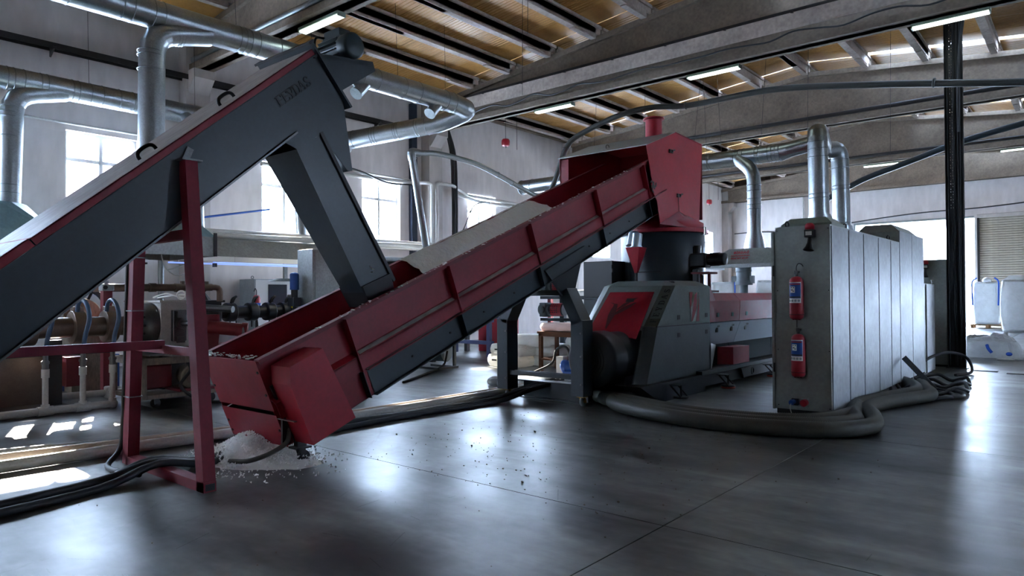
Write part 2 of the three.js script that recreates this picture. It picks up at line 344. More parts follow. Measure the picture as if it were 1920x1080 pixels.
// far wall: plastered below, stained precast gable panels above, an open gateway and a closed roller shutter
{
  const wall = setting('wall_far'), d0 = -8.62, d1 = -3.92, d2 = 0.9, H = 4.64, T = 0.3;
  obj('plaster', [bx(XL, d0, 0, 6.35, ZF - T, ZF), bx(d0, d2, H, 6.35, ZF - T, ZF), bx(d1 - 0.0, d1 + 0.16, 0, H, ZF - T, ZF), bx(d2, 1.6, 0, 6.35, ZF - T, ZF), bx(1.6, 4.6, 2.0, 6.35, ZF - T, ZF), bx(4.6, XR, 0, 6.35, ZF - T, ZF)], M.wall, wall);  // low doorway past the shutter, out of view, added for its light
  for (let x = XL; x < XR; x += 1.2) { const e = Math.min(x + 1.188, XR), t = 0.02 + 0.012 * rnd(); obj('gable_panel', prism('z', [[x, 6.35], [e, 6.35], [e, roofY(e) + 0.3], [x, roofY(x) + 0.3]], ZF - T, ZF + t), M.gable, wall); }
  const sh = setting('door_1');
  for (let y = 0; y < H - 0.01; y += 0.1) { const g = merged([prism('x', [[0, 0], [0.028, 0.02], [0.034, 0.05], [0.028, 0.08], [0, 0.1], [-0.004, 0.112], [-0.02, 0.112], [-0.02, 0]], d1 + 0.16, d2)]); piece('slat', g, M.shutter, sh, 0, y, ZF - 0.1); }
  obj('shutter_box', bx(d1 + 0.1, d2, H - 0.02, H + 0.12, ZF - 0.05, ZF + 0.12, 0.02), M.wallDarker, sh);
  obj('guide_rail', bx(d1 + 0.1, d1 + 0.18, 0, H, ZF - 0.02, ZF + 0.06), M.steelDark, sh);
  const t1 = setting('trim_1'); obj('gate_frame', [bx(d0 - 0.08, d0, 0, H + 0.08, ZF - 0.1, ZF + 0.05), bx(d0, d1, H, H + 0.08, ZF - 0.1, ZF + 0.05)], M.galvDull, t1);
}
{ const w = setting('wall_right'); obj('plaster', [bx(XR, XR + 0.3, 0, 2.9, ZF - 0.3, ZB), bx(XR, XR + 0.3, 4.6, 9, ZF - 0.3, ZB), bx(XR, XR + 0.3, 2.9, 4.6, -11.5, ZB), bx(XR, XR + 0.3, 2.9, 4.6, ZF - 0.3, -12.5)], M.wall, w); }  // high window opening out of view, added to bring in light from the right
{ // back wall behind the camera, closed
  const w = setting('wall_back'); obj('plaster', bx(XL - 0.3, XR + 0.3, 0, 9, ZB, ZB + 0.3), M.wall, w);
}
{ const g = setting('ground'); obj('yard', [bx(-70, 40, -0.34, -0.06, -120, ZF - 0.3), bx(-30, 20, -0.34, -0.06, ZB + 0.3, 40)], std(0x9c9a95, 0.9, 0, { map: rep(concreteMap, 0.2) }), g); }

// roof: tapered girders every seven metres, joists along the hall, ribbed panels
{
  const roof = setting('ceiling');
  const gs = (z0, z1, f) => prism('z', f, z0, z1);
  const top = (a, b, d0, d1) => [[a, girderTop(a) - d0], [Math.min(b, RIDGE), girderTop(Math.min(b, RIDGE)) - d0], ...(b > RIDGE ? [[b, girderTop(b) - d0], [b, girderTop(b) - d1]] : []), [Math.min(b, RIDGE), girderTop(Math.min(b, RIDGE)) - d1], [a, girderTop(a) - d1]];
  const girder = merged([gs(-0.1, 0.1, [[XL, 6.2], [XR, 6.2], [XR, girderTop(XR)], [RIDGE, girderTop(RIDGE)], [XL, girderTop(XL)]]), gs(-0.2, 0.2, [[XL, 6.2], [XR, 6.2], [XR, 6.33], [XL, 6.33]]), gs(-0.18, 0.18, top(XL, XR, 0, 0.13))]);
  for (let k = 0; k <= 5; k++) piece('girder', girder, M.concrete, roof, 0, 0, -7 * k - (k === 5 ? 0.2 : 0));
  const joistXs = [-14.35, -13.0, -11.69, -10.36, -9.02, -7.67, -6.33, -4.73, -3.3, -1.82, -0.4, 1, 2.4, 3.8, 5.2, 6.6, 8];
  const L = 6.94, joist = merged([bx(-0.07, 0.07, -0.3, -0.06, -L + 0.55, -0.55), bx(-0.07, 0.07, -0.22, -0.06, -L, 0), bx(-0.11, 0.11, -0.07, 0, -L, 0), bx(-0.085, 0.085, -0.3, -0.26, -L + 0.4, -0.4), bx(-0.07, 0.07, -0.33, -0.06, -L + 0.2, -L + 1.1), bx(-0.07, 0.07, -0.33, -0.06, -1.1, -0.2)]);
  for (let k = -1; k < 5; k++) for (const x of joistXs) piece('joist', joist, M.joist, roof, x, roofY(x) - 0.006, -7 * k - 0.03);
  // ribbed lining panels, one metre wide, from eaves to ridge
  const pitch = 0.1, panelPts = [[0, 0.05], [0, 0]];
  for (let q = 0; q < 9; q++) panelPts.push([q * pitch + 0.045, 0], [q * pitch + 0.055, -0.009], [q * pitch + 0.09, -0.009], [q * pitch + 0.1, 0]);
  panelPts.push([0.985, 0], [0.985, 0.05]);
  const side = (a, b) => { const g = prism('x', panelPts.map(([z, y]) => [-z, y]), a, b), p = g.attributes.position; for (let i = 0; i < p.count; i++) p.setY(i, p.getY(i) + roofY(p.getX(i))); g.computeVertexNormals(); return merged([g]); };
  const pl = side(XL, RIDGE), pr = side(RIDGE, XR), prCut = side(RIDGE, 1.6), SKY = [];
  for (let k = 0; k < 41; k++) {
    const z = 6 - k, near = Math.abs(((z - 1) % 7 + 7) % 7) < 0.01;   // the strip just before a girder is cut short for the roof light
    if (near && z < 1) continue;
    piece('roof_panel', pl, M.roof, roof, 0, 0, z - 0.007); piece('roof_panel', SKY.includes(z) ? prCut : pr, M.roof, roof, 0, 0, z - 0.007);
    if (SKY.includes(z)) { obj('roof_panel', prism('z', [[7.6, roofY(7.6)], [XR, roofY(XR)], [XR, roofY(XR) + 0.05], [7.6, roofY(7.6) + 0.05]], z - 1, z - 0.01), M.roof, roof); obj('roof_light', prism('z', [[1.6, roofY(1.6) + 0.02], [7.6, roofY(7.6) + 0.02], [7.6, roofY(7.6) + 0.03], [1.6, roofY(1.6) + 0.03]], z - 1, z), M.skylight, roof); }
  }
  for (let k = 0; k < 5; k++) {      // shortened strips and the translucent roof lights beside each girder
    const zg = -7 * k - 7, wl = k === 0 ? 0.2 : k === 1 ? 0.225 : 0.28, cut = (a, b, w) => { const g = merged([prism('z', [[a, roofY(a)], [b, roofY(b)], [b, roofY(b) + 0.05], [a, roofY(a) + 0.05]], zg + 1 - w, zg + 1)]); obj('roof_panel', g, M.roof, roof); };
    cut(XL, RIDGE, 1 - wl); cut(RIDGE, -4.7, 1 - wl); cut(-4.7, 0.2, k ? 0.55 : 0.8); cut(0.2, XR, 0.8);
    const light = (a, b, z0, z1) => obj('roof_light', prism('z', [[a, roofY(a) + 0.02], [b, roofY(b) + 0.02], [b, roofY(b) + 0.03], [a, roofY(a) + 0.03]], z0, z1), M.skylight, roof);
    const w = k === 0 ? 0.2 : k === 1 ? 0.225 : 0.28; if (k) { light(XL, RIDGE, zg + 0.2, zg + w); light(RIDGE, -4.7, zg + 0.2, zg + w); } if (k) light(-4.7, 0.2, zg + 0.2, zg + 0.45);
    const dark = (a, b, z0, z1) => obj('roof_panel', prism('z', [[a, roofY(a)], [b, roofY(b)], [b, roofY(b) + 0.05], [a, roofY(a) + 0.05]], z0, z1), M.roof, roof);
    dark(XL, RIDGE, zg - 0.01, zg + 0.2); dark(RIDGE, XR, zg - 0.01, zg + 0.2);
  }
  for (let k = 0; k < 7; k++) {      // weather sheets on top, open above the roof lights
    const zn = k === 0 ? 6.3 : -7 * (k - 1) + 0.2, zf = -7 * k + (k === 6 ? 5.9 : 0); if (k === 6) continue;
    const f = (a, b, z0, z1) => prism('z', [[a, roofY(a) + 0.06], [b, roofY(b) + 0.06], [b, roofY(b) + 0.1], [a, roofY(a) + 0.1]], z0, z1);
    const open = k > 0;
    obj('weather_sheet', [f(XL - 0.3, RIDGE, zf + (open ? 0.28 : 0.2), zn), f(RIDGE, -4.7, zf + (open ? 0.28 : 0.2), zn), f(-4.7, 1.6, zf + (open ? 0.55 : 0.2), zn), ...(true ? [f(1.6, XR + 0.3, zf + 0.2, zn)] : [f(7.6, XR + 0.3, zf + 0.2, zn)])], M.deck, roof);
  }
  obj('weather_sheet', [prism('z', [[XL - 0.3, roofY(XL) + 0.06], [RIDGE, roofY(RIDGE) + 0.06], [RIDGE, roofY(RIDGE) + 0.1], [XL - 0.3, roofY(XL) + 0.1]], ZF - 0.3, -34.8), prism('z', [[RIDGE, roofY(RIDGE) + 0.06], [XR, roofY(XR) + 0.06], [XR, roofY(XR) + 0.1], [RIDGE, roofY(RIDGE) + 0.1]], ZF - 0.3, -34.8)], M.deck, roof);
}
// strip lamps under the girders
{
  const t = thing('strip_lamp', 'x', 'lamp', [0, 0, 0], 'strip lamps under the concrete girders');
  obj('housing', [bx(-0.57, 0.57, 0.02, 0.075, -0.085, 0.085, 0.01), bx(-0.585, -0.565, -0.012, 0.07, -0.08, 0.08), bx(0.565, 0.585, -0.012, 0.07, -0.08, 0.08)], M.greenGrey, t);
  obj('diffuser', bx(-0.565, 0.565, -0.015, 0.021, -0.07, 0.07, 0.012), M.tube, t);
  obj('hanger', [rod([-0.4, 0.07, 0], [-0.4, 0.125, 0], 0.008), rod([0.4, 0.07, 0], [0.4, 0.125, 0], 0.008)], M.steelDark, t);
  const spots = [[-10.17, -7, 'lit strip lamp beside the motor end of the big black conveyor, nearest lamp'], [-10.36, -14, 'lit strip lamp left of the red chimney pipe, leftmost under the second girder'], [-6.14, -14, 'lit strip lamp under the second girder, middle one, above the red chimney pipe'], [-1.85, -14, 'lit strip lamp partly hidden by the black perforated post at upper right'],
    [-5.9, -28, 'lamp strip under the third girder, above the pair of drop ducts'], [-1.75, -28, 'farthest lamp strip at the right edge, under the third girder']];
  spots.forEach(([x, z, label], i) => {
    const o = i ? copy(t, [x, 6.075, z], label) : t; if (!i) { o.position.set(x, 6.075, z); o.userData.label = label; }
    const l = new THREE.RectAreaLight(0xeafff6, 0.6, 1.1, 0.13); l.position.set(x, 6.05, z); l.lookAt(x, 0, z); scene.add(l);
  });
}

// ================================================================ LOADING CONVEYOR (red trough rising to the silo)
const S = (x, s, h) => V(x, 0.858 + 0.3705 * s + 0.9288 * h, -2.85 - 0.9288 * s + 0.3705 * h);
const NS = V(0, 0.9288, 0.3705), AS = V(0, 0.3705, -0.9288);
const prismS = (pts, x0, x1) => prism('x', pts.map(([s, h]) => { const p = S(0, s, h); return [p.z, p.y]; }), x0, x1);
const barS = (x, s0, s1, h, w, t) => bar(S(x, s0, h), S(x, s1, h), w, t, NS);
const ribS = [0.85, 2.2, 3.62, 5.1, 6.45];
{
  const t = thing('trough_conveyor', 'long red and graphite trough conveyor rising from the floor into the red silo hood', 'conveyor', [-5.46, 0, -5.5]);
  const xn = -5.02, xf = -5.9, s1 = 6.95;
  // the near wall: upper plate, slanted ledge, lower plate
  obj('trough_wall', [prismS([[0, 0], [s1, 0], [s1, -0.34], [0, -0.34]], xn - 0.006, xn), hull([S(xn, 0, -0.335), S(xn, s1, -0.335), S(xn + 0.06, s1, -0.375), S(xn + 0.06, 0, -0.375), S(xn, 0, -0.345), S(xn, s1, -0.345), S(xn + 0.06, s1, -0.385), S(xn + 0.06, 0, -0.385)]), prismS([[0, -0.37], [s1, -0.37], [s1, -0.51], [0, -0.51]], xn + 0.054, xn + 0.06)], M.red, t);
  obj('trough_wall', [prismS([[0, 0], [s1, 0], [s1, -0.51], [0, -0.51]], xf, xf + 0.006)], M.red, t);
  obj('rail', [barS(xn + 0.01, 0, s1, 0.004, 0.07, 0.014), barS(xn + 0.04, 0, s1, -0.012, 0.006, 0.03)], M.redDull, t);
  obj('rail', [barS(xf - 0.01, 0, s1, 0.004, 0.07, 0.014), barS(xf - 0.04, 0, s1, -0.012, 0.006, 0.03)], M.redDull, t);
  obj('flange', barS(xn + 0.05, 0.9, s1, -0.515, 0.1, 0.012), M.redDull, t);
  for (let i = 0; i < ribS.length; i++) {
    obj('rib', prismS([[ribS[i] - 0.004, -0.01], [ribS[i] + 0.004, -0.01], [ribS[i] + 0.004, -0.51], [ribS[i] - 0.004, -0.51]], xn - 0.004, xn + 0.085), M.red, t);
  }
  // strips of dust lying on the ledge and on the flange, one run between each pair of ribs
  for (let i = 0; i < ribS.length - 1; i++) {
    const a = ribS[i] + 0.04, b = ribS[i + 1] - 0.03;
    const run = (x, h, w, k) => grid(40, 2, (u, v) => { const s = a + (b - a) * u, e = 0.5 + 0.5 * fbm(u * 0.37 + i * 0.21 + k, 0.3 + k, 24, 3); const p = S(x + (v - 0.5) * w * e, s, h + 0.004 * (1 - Math.abs(2 * v - 1)) - (k ? 0 : (v - 0.5) * w * e * 0.66)); return [p.x, p.y, p.z]; });
    obj('dust_strip', [run(xn + 0.032, -0.352, 0.045, 0)], M.dust, t, 'pale dust settled on the ledge');
    obj('dust_strip', [run(xn + 0.07, -0.508, 0.04, 1)], M.dust, t, 'pale dust settled on the flange');
  }
  // graphite return box under the trough
  obj('return_box', [prismS([[0.95, -0.52], [s1 - 0.1, -0.52], [s1 - 0.1, -0.8], [0.95, -0.8]], xn - 0.03, xn - 0.024), prismS([[0.95, -0.52], [s1 - 0.1, -0.52], [s1 - 0.1, -0.8], [0.95, -0.8]], xf + 0.02, xf + 0.026), prismS([[0.5, -0.79], [s1 - 0.1, -0.79], [s1 - 0.1, -0.8], [0.5, -0.8]], xf + 0.02, xn - 0.024)], M.graphite, t);
  obj('box_flange', [barS(xn - 0.01, 0.95, s1 - 0.1, -0.8, 0.06, 0.01), barS(xn - 0.012, 0.95, s1 - 0.1, -0.527, 0.04, 0.012)], M.graphite, t);
  for (const r of ribS.slice(0, 5)) obj('box_rib', prismS([[r + 0.02, -0.535], [r + 0.026, -0.535], [r + 0.026, -0.79], [r + 0.02, -0.79]], xn - 0.026, xn + 0.04), M.graphite, t);
  for (let k = 0; k < 10; k++) { const s = 1.5 + 0.55 * k; obj('bolt', rod(S(xn - 0.03, s, -0.68), S(xn - 0.012, s, -0.68), 0.012, 8), M.steelDark, t); }
  obj('belt', [prismS([[0.1, -0.40], [s1, -0.40], [s1, -0.43], [0.1, -0.43]], xf + 0.01, xn - 0.01), rod(S(xf + 0.03, 0.24, -0.55), S(xn - 0.03, 0.24, -0.55), 0.13, 20)], M.rubber, t);
  // lower end plates with the open slit between them
  const ep = obj('end_plate', [prismS([[-0.006, 0], [0, 0], [0, -0.425], [-0.006, -0.445]], xf, xn), prismS([[-0.006, -0.485], [0, -0.485], [0, -0.77], [-0.006, -0.77]], xf, xn), prismS([[0, -0.75], [0.55, -0.8], [0.55, -0.806], [0, -0.756]], xf, xn), prismS([[0, -0.52], [0.5, -0.52], [0.95, -0.8], [0, -0.77]], xf, xf + 0.006), prismS([[0, -0.37], [0.96, -0.37], [0.96, -0.8], [0.5, -0.8], [0, -0.77]], xn - 0.03, xn - 0.024)], M.red, t);
  for (const [x, h] of [[xf + 0.03, -0.28], [xf + 0.03, -0.62], [xn - 0.03, -0.1], [xn - 0.03, -0.3], [xn - 0.03, -0.62], [xf + 0.03, -0.72]]) obj('bolt', rod(S(x, -0.012, h), S(x, 0, h), 0.012, 8), M.steelDark, ep);
  // drive cover on the near side
  const c = [[-2.958, 0.819], [-3.255, 0.948], [-3.576, 0.351], [-3.169, 0.189], [-2.967, 0.679]];
  const cov = obj('drive_cover', [prism('x', c, -4.985, -4.72)], M.redBright, t);
  obj('clip', [bar([-4.99, 0.39, -3.03], [-4.80, 0.38, -3.06], 0.03, 0.006)], M.steel, cov);
  obj('drive_shaft', [rod([-5.06, 0.6, -3.12], [-4.97, 0.6, -3.12], 0.06), bx(-5.01, -4.985, 0.18, 0.75, -3.12, -3.06)], M.black, t);
  obj('cover_strap', [bar([-5.0, 0.66, -2.98], [-4.985, 0.2, -3.19], 0.02, 0.05)], M.steelDark, t);
  // casters under the low end
  for (const x of [-4.985, -5.86]) {
    const k = obj('caster', [bx(x - 0.06, x + 0.06, 0.125, 0.14, -3.29, -3.15), bar([x - 0.03, 0.125, -3.22], [x - 0.03, 0.04, -3.25], 0.006, 0.05), bar([x + 0.03, 0.125, -3.22], [x + 0.03, 0.04, -3.25], 0.006, 0.05), bx(x - 0.03, x + 0.03, 0.14, 0.22, -3.26, -3.18)], M.steelDark, t);
    obj('wheel', lathe([[0.02, -0.02], [0.05, -0.02], [0.052, -0.012], [0.052, 0.012], [0.05, 0.02], [0.02, 0.02]], [x, 0.052, -3.25], [1, 0, 0], 24), M.rubber, k);
  }
  // rear legs: a gusset from the box, a slanted middle and a straight post on a caster
  for (const sgn of [1, -1]) {
    const xa = -5.42 + sgn * 0.39, xb = -5.42 + sgn * 0.6, o = sgn > 0 ? 1 : -1;
    const ch = (p, q, w) => [bar(p, q, w, 0.012, [0, 0, 1]), bar(A(p).clone().add(V(-o * w / 2, 0, 0.0)), A(q).clone().add(V(-o * w / 2, 0, 0)), 0.012, 0.2, [0, 0, 1]), bar(A(p).clone().add(V(o * w / 2, 0, 0)), A(q).clone().add(V(o * w / 2, 0, 0)), 0.012, 0.2, [0, 0, 1])];
    obj('leg', [hull([[xa - 0.014, 1.66, -6.58], [xa - 0.014, 2.0, -7.42], [xa - 0.014, 1.36, -7.17], [xa - 0.014, 1.36, -6.93], [xa + 0.014, 1.66, -6.58], [xa + 0.014, 2.0, -7.42], [xa + 0.014, 1.36, -7.17], [xa + 0.014, 1.36, -6.93]]), bar([xa, 1.42, -7.05], [xb, 1.02, -7.05], 0.15, 0.22, [0, 0, 1], 0.006), bar([xb, 1.06, -7.05], [xb, 0.13, -7.05], 0.18, 0.22, [0, 0, 1], 0.006)], M.graphite, t);
    for (const y of [0.28, 0.62, 0.9]) obj('bolt', [rod([xb + 0.06, y, -6.945], [xb + 0.06, y, -6.93], 0.011, 8)], M.steel, t);
    const k = obj('caster', [bx(xb - 0.05, xb + 0.05, 0.115, 0.13, -7.1, -7.0), bar([xb - 0.024, 0.12, -7.05], [xb - 0.024, 0.045, -7.07], 0.006, 0.05), bar([xb + 0.024, 0.12, -7.05], [xb + 0.024, 0.045, -7.07], 0.006, 0.05)], M.brass, t);
    obj('wheel', lathe([[0.02, -0.018], [0.055, -0.018], [0.058, 0], [0.055, 0.018], [0.02, 0.018]], [xb, 0.058, -7.07], [1, 0, 0], 24), M.steel, k);
  }
  obj('cross_bar', [bx(-6.0, -4.84, 0.325, 0.335, -7.1, -6.99), bx(-6.0, -4.84, 0.335, 0.38, -7.1, -7.09), bx(-6.0, -4.84, 0.335, 0.38, -7.0, -6.99)], M.graphite, t);
  obj('cross_bar', [bx(-5.8, -5.02, 1.36, 1.37, -7.11, -6.99), bx(-5.8, -5.02, 1.37, 1.43, -7.11, -7.1), bx(-5.8, -5.02, 1.37, 1.43, -7.0, -6.99)], M.graphite, t);
}
// film sheet draped along the inside of the trough
single('plastic_film', 'grey translucent film sheet lying in the upper half of the red trough conveyor', 'film', [-5.5, 1.9, -6.0], grid(60, 22, (u, v) => {
  const wv = fbm(u * 0.9, v * 0.5, 10, 4), x = -5.905 + 0.845 * Math.pow(v, 0.75), rag = 0.05 * (fbm(v * 0.8 + 0.2, 0.5, 20, 3) - 0.5);
  const s0 = 2.42 - 0.25 * v + 0.12 * Math.sin(v * 2.2) + rag, s1 = 4.86 + 0.5 * Math.pow(v, 1.2) + rag * 1.5, s = s0 + (s1 - s0) * u;
  const h = 0.02 - 0.36 * Math.sin(Math.min(1, v * 1.25) * Math.PI / 2) + 0.03 * (wv - 0.5) + 0.28 * Math.max(0, v - 0.82) / 0.18 * 0.9;
  const p = S(x, s, h); return [p.x, p.y, p.z];
}), M.film);
// plastic crumbs along the lip of the trough
{
  const parts = [];
  for (let i = 0; i < 160; i++) { const k = rr(0.004, 0.016), p = i < 60 ? S(rr(-5.9, -5.05), rr(0.0, 0.06), rr(0.0, 0.012) + 0.006) : S(-5.02 + rr(-0.03, 0.04), rr(0.6, 6.2), 0.012); parts.push(new THREE.IcosahedronGeometry(k, 0).scale(1.4, 0.5, 1).rotateY(rr(0, 3)).translate(p.x, p.y, p.z)); }
  const o = single('plastic_crumbs', 'white plastic crumbs lying along the rim of the red trough', 'crumbs', [-5.4, 1.5, -5], parts, M.flake); o.userData.kind = 'stuff';
}

// ================================================================ FEED CONVEYOR (black, steep, with the lid and the chute)
const T = (x, s, h) => V(x, 1.6 + 0.6508 * s + 0.7593 * h, -1.214 - 0.7593 * s + 0.6508 * h);
const NT = V(0, 0.7593, 0.6508);
const prismT = (pts, x0, x1) => prism('x', pts.map(([s, h]) => { const p = T(0, s, h); return [p.z, p.y]; }), x0, x1);
const barT = (x, s0, s1, h, w, t) => bar(T(x, s0, h), T(x, s1, h), w, t, NT);
{
  const t = thing('screw_conveyor', 'steep black enclosed conveyor with a red lid, crossing the upper left', 'conveyor', [-5.5, 0, -2.2]);
  const xn = -5.1, xf = -5.9, sa = -2.2, sb = 2.9;
  obj('casing', [prismT([[sa, -0.05], [sb, -0.05], [sb, -0.465], [sa, -0.465]], xn - 0.008, xn), prismT([[sa, -0.05], [sb, -0.05], [sb, -0.465], [sa, -0.465]], xf, xf + 0.008), prismT([[sa, -0.457], [2.3, -0.457], [2.3, -0.465], [sa, -0.465]], xf, xn), prismT([[sa - 0.008, -0.05], [sa, -0.05], [sa, -0.465], [sa - 0.008, -0.465]], xf, xn)], M.graphite, t);
  obj('flange', [barT(xn - 0.02, sa, 2.3, -0.472, 0.075, 0.014)], M.steel, t);
  obj('casing_edge', barT(xn + 0.008, sa, sb, -0.058, 0.03, 0.012), M.graphite, t);
  // the lid in two lengths, dusty on top
  for (const [a, b, lift] of [[sa, 0.19, 0.008], [0.2, sb - 0.02, 0]]) {
    const lid = obj('lid', [prismT([[a, lift], [b, lift], [b, -0.05], [a, -0.05]], xn + 0.012, xn + 0.02), prismT([[a, lift], [b, lift], [b, -0.05], [a, -0.05]], xf - 0.02, xf - 0.012), prismT([[a, lift], [b, lift], [b, lift - 0.006], [a, lift - 0.006]], xf - 0.02, xn + 0.02)], M.red, t);
    const ss = a < 0 ? [-1.6, -0.3] : [1.25, 2.05];
    for (const s of ss) {
      const x0 = -5.31;
      const hd = obj('handle', [tube([T(x0, s - 0.075, lift), T(x0, s - 0.072, lift + 0.03), T(x0, s - 0.05, lift + 0.05), T(x0, s + 0.05, lift + 0.05), T(x0, s + 0.072, lift + 0.03), T(x0, s + 0.075, lift)], 0.0145, 5, 10)], M.blackGloss, lid);
    }
    obj('dust_cover', [grid(40, 8, (u, v) => { const s = a + 0.01 + (b - a - 0.02) * u, p = T(xf - 0.015 + (xn - xf + 0.03) * v, s, lift + 0.0015 + 0.003 * fbm(u, v, 12, 3)); return [p.x, p.y, p.z]; })], M.dust, lid, 'layer of grey dust on top of the lid');
  }
  obj('head_plate', [prismT([[sb, 0.04], [sb + 0.02, 0.04], [sb + 0.02, -0.58], [sb, -0.58]], xf - 0.04, xn + 0.04), prismT([[sb - 0.04, -0.055], [sb, -0.055], [sb, -0.075], [sb - 0.04, -0.075]], xn, xn + 0.02)], M.graphite, t);
  obj('head_flange', [bar(T(xf - 0.04, sb + 0.005, 0.05), T(xn + 0.04, sb + 0.005, 0.05), 0.06, 0.02, NT)], M.black, t);
  // motor bracket beyond the head plate
  const br = [[-3.45, 3.46], [-4.07, 3.54], [-4.1, 3.46], [-3.69, 3.17]];
  obj('motor_bracket', [prism('x', br, xn - 0.01, xn), prism('x', br, xf, xf + 0.01), prism('x', [[-3.5, 3.44], [-4.02, 3.49], [-4.02, 3.5], [-3.5, 3.45]], xf, xn)], M.graphite, t);
  const my = 3.62, mz = -3.83;
  const mo = obj('motor', [rod([-5.52, my, mz], [-5.18, my, mz], 0.1, 28), lathe([[0.0, 0], [0.09, 0.005], [0.118, 0.03], [0.118, 0.13], [0.1, 0.13]], [-5.04, my, mz], [-1, 0, 0], 32), ...Array.from({ length: 14 }, (_, i) => { const a = i / 14 * Math.PI * 2, d = V(0, Math.cos(a), Math.sin(a)); return bar(V(-5.48, my, mz).addScaledVector(d, 0.112), V(-5.19, my, mz).addScaledVector(d, 0.112), 0.008, 0.03, d); })], M.motorDark, t);
  obj('terminal_box', [hull([[-5.46, my + 0.09, mz + 0.06], [-5.46, my + 0.09, mz - 0.08], [-5.2, my + 0.09, mz + 0.06], [-5.2, my + 0.09, mz - 0.08], [-5.44, my + 0.19, mz + 0.05], [-5.44, my + 0.19, mz - 0.07], [-5.22, my + 0.19, mz + 0.05], [-5.22, my + 0.19, mz - 0.07]])], M.motorDark, mo);
  obj('gearbox', [rod([-5.72, my, mz], [-5.5, my, mz], 0.09, 20), bx(-5.8, -5.62, my - 0.13, my + 0.1, mz - 0.1, mz + 0.1, 0.02)], M.motorDark, mo);
  obj('cable_gland', tube([[-5.44, my + 0.14, mz + 0.05], [-5.47, my + 0.13, mz + 0.12], [-5.46, my + 0.02, mz + 0.14], [-5.44, my - 0.12, mz + 0.12]], 0.011, 6, 8), M.black, mo);
  // discharge casing below the head
  const cs = [[-3.1, 2.66], [-3.28, 2.60], [-3.5, 2.765], [-3.79, 2.49], [-3.84, 2.495], [-3.78, 2.87], [-3.74, 3.12], [-3.62, 3.14]];
  obj('discharge_casing', [prism('x', cs, xn - 0.014, xn - 0.006), prism('x', cs, xf, xf + 0.01), prism('x', [[-3.84, 2.495], [-3.78, 2.87], [-3.74, 3.12], [-3.73, 3.12], [-3.77, 2.87], [-3.83, 2.495]], xf, xn - 0.01)], M.graphite, t);
  // the chute down into the trough
  const top = [[-3.278, 2.60], [-3.50, 2.775]], low = [[-4.003, 1.365], [-4.33, 1.5]];
  const ch = obj('chute', [hull([[-5.12, top[0][1], top[0][0]], [-5.12, top[1][1], top[1][0]], [-5.62, top[0][1], top[0][0]], [-5.62, top[1][1], top[1][0]], [-5.14, low[0][1], low[0][0]], [-5.14, low[1][1], low[1][0]], [-5.44, low[0][1], low[0][0]], [-5.44, low[1][1], low[1][0]]])], M.graphite, t);
  obj('edge_strip', [bar([-5.115, top[1][1] + 0.01, top[1][0] - 0.01], [-5.135, low[1][1] + 0.01, low[1][0] - 0.01], 0.03, 0.035)], M.black, ch);
  obj('collar', [hull([[-5.11, 1.45, -3.955], [-5.11, 1.58, -4.285], [-5.47, 1.45, -3.955], [-5.47, 1.58, -4.285], [-5.13, 1.26, -4.06], [-5.13, 1.33, -4.37], [-5.45, 1.26, -4.06], [-5.45, 1.33, -4.37]])], M.black, ch);
  for (const [y, z] of [[2.66, -3.35], [2.74, -3.46]]) obj('bolt', rod([-5.125, y, z], [-5.108, y, z], 0.009, 8), M.steel, ch);
  for (let i = 0; i < 7; i++) obj('pellet', ball([-5.13, 1.62 + rr(-0.05, 0.05), -4.05 + rr(-0.06, 0.04)], 0.006, 1, 8), M.flake, ch);
  // clamp where the red frame holds the casing
  obj('clamp', [bar([-5.085, 2.365, -2.33], [-5.088, 2.46, -2.37], 0.012, 0.05, [0, 0, 1]), bx(-5.12, -5.0, 2.355, 2.367, -2.42, -2.27)], M.steel, t);
}
// worn emblem lettering riveted on the black casing
const font = await new FontLoader().loadAsync('fonts/droid/droid_sans_bold.typeface.json');
const serif = await new FontLoader().loadAsync('fonts/droid/droid_serif_bold.typeface.json');
function letters(text, size, depth, f = font, spacing = 0) {
  if (!spacing) { const g = new TextGeometry(text, { font: f, size, depth, curveSegments: 4, bevelEnabled: false }); g.computeBoundingBox(); return g.translate(-g.boundingBox.max.x / 2, 0, 0); }
  const out = []; let x = 0; for (const c of text) { const g = new TextGeometry(c, { font: f, size, depth, curveSegments: 4, bevelEnabled: false }); g.computeBoundingBox(); out.push(g.translate(x, 0, 0)); x += g.boundingBox.max.x - x + spacing * size; }
  const m = mergeGeometries(out.map((g) => (g.index ? g.toNonIndexed() : g)), false); m.computeBoundingBox(); return m.translate(-m.boundingBox.max.x / 2, 0, 0);
}
function lay(g, p, right, up) { const r = A(right).clone().normalize(), u = A(up).clone().normalize(), n = r.clone().cross(u).normalize(); return g.applyMatrix4(new THREE.Matrix4().makeBasis(r, u, n).setPosition(A(p))); }
{
  const conv = scene.children.find((o) => o.name === 'screw_conveyor');
  const names = [...'FEYDAS'];
  names.forEach((c, i) => obj('letter', lay(letters(c, 0.085, 0.006, serif), T(-5.099, 2.33 + i * 0.068, -0.235), [0, 0.6508, -0.7593], NT), M.embossed, conv));
}

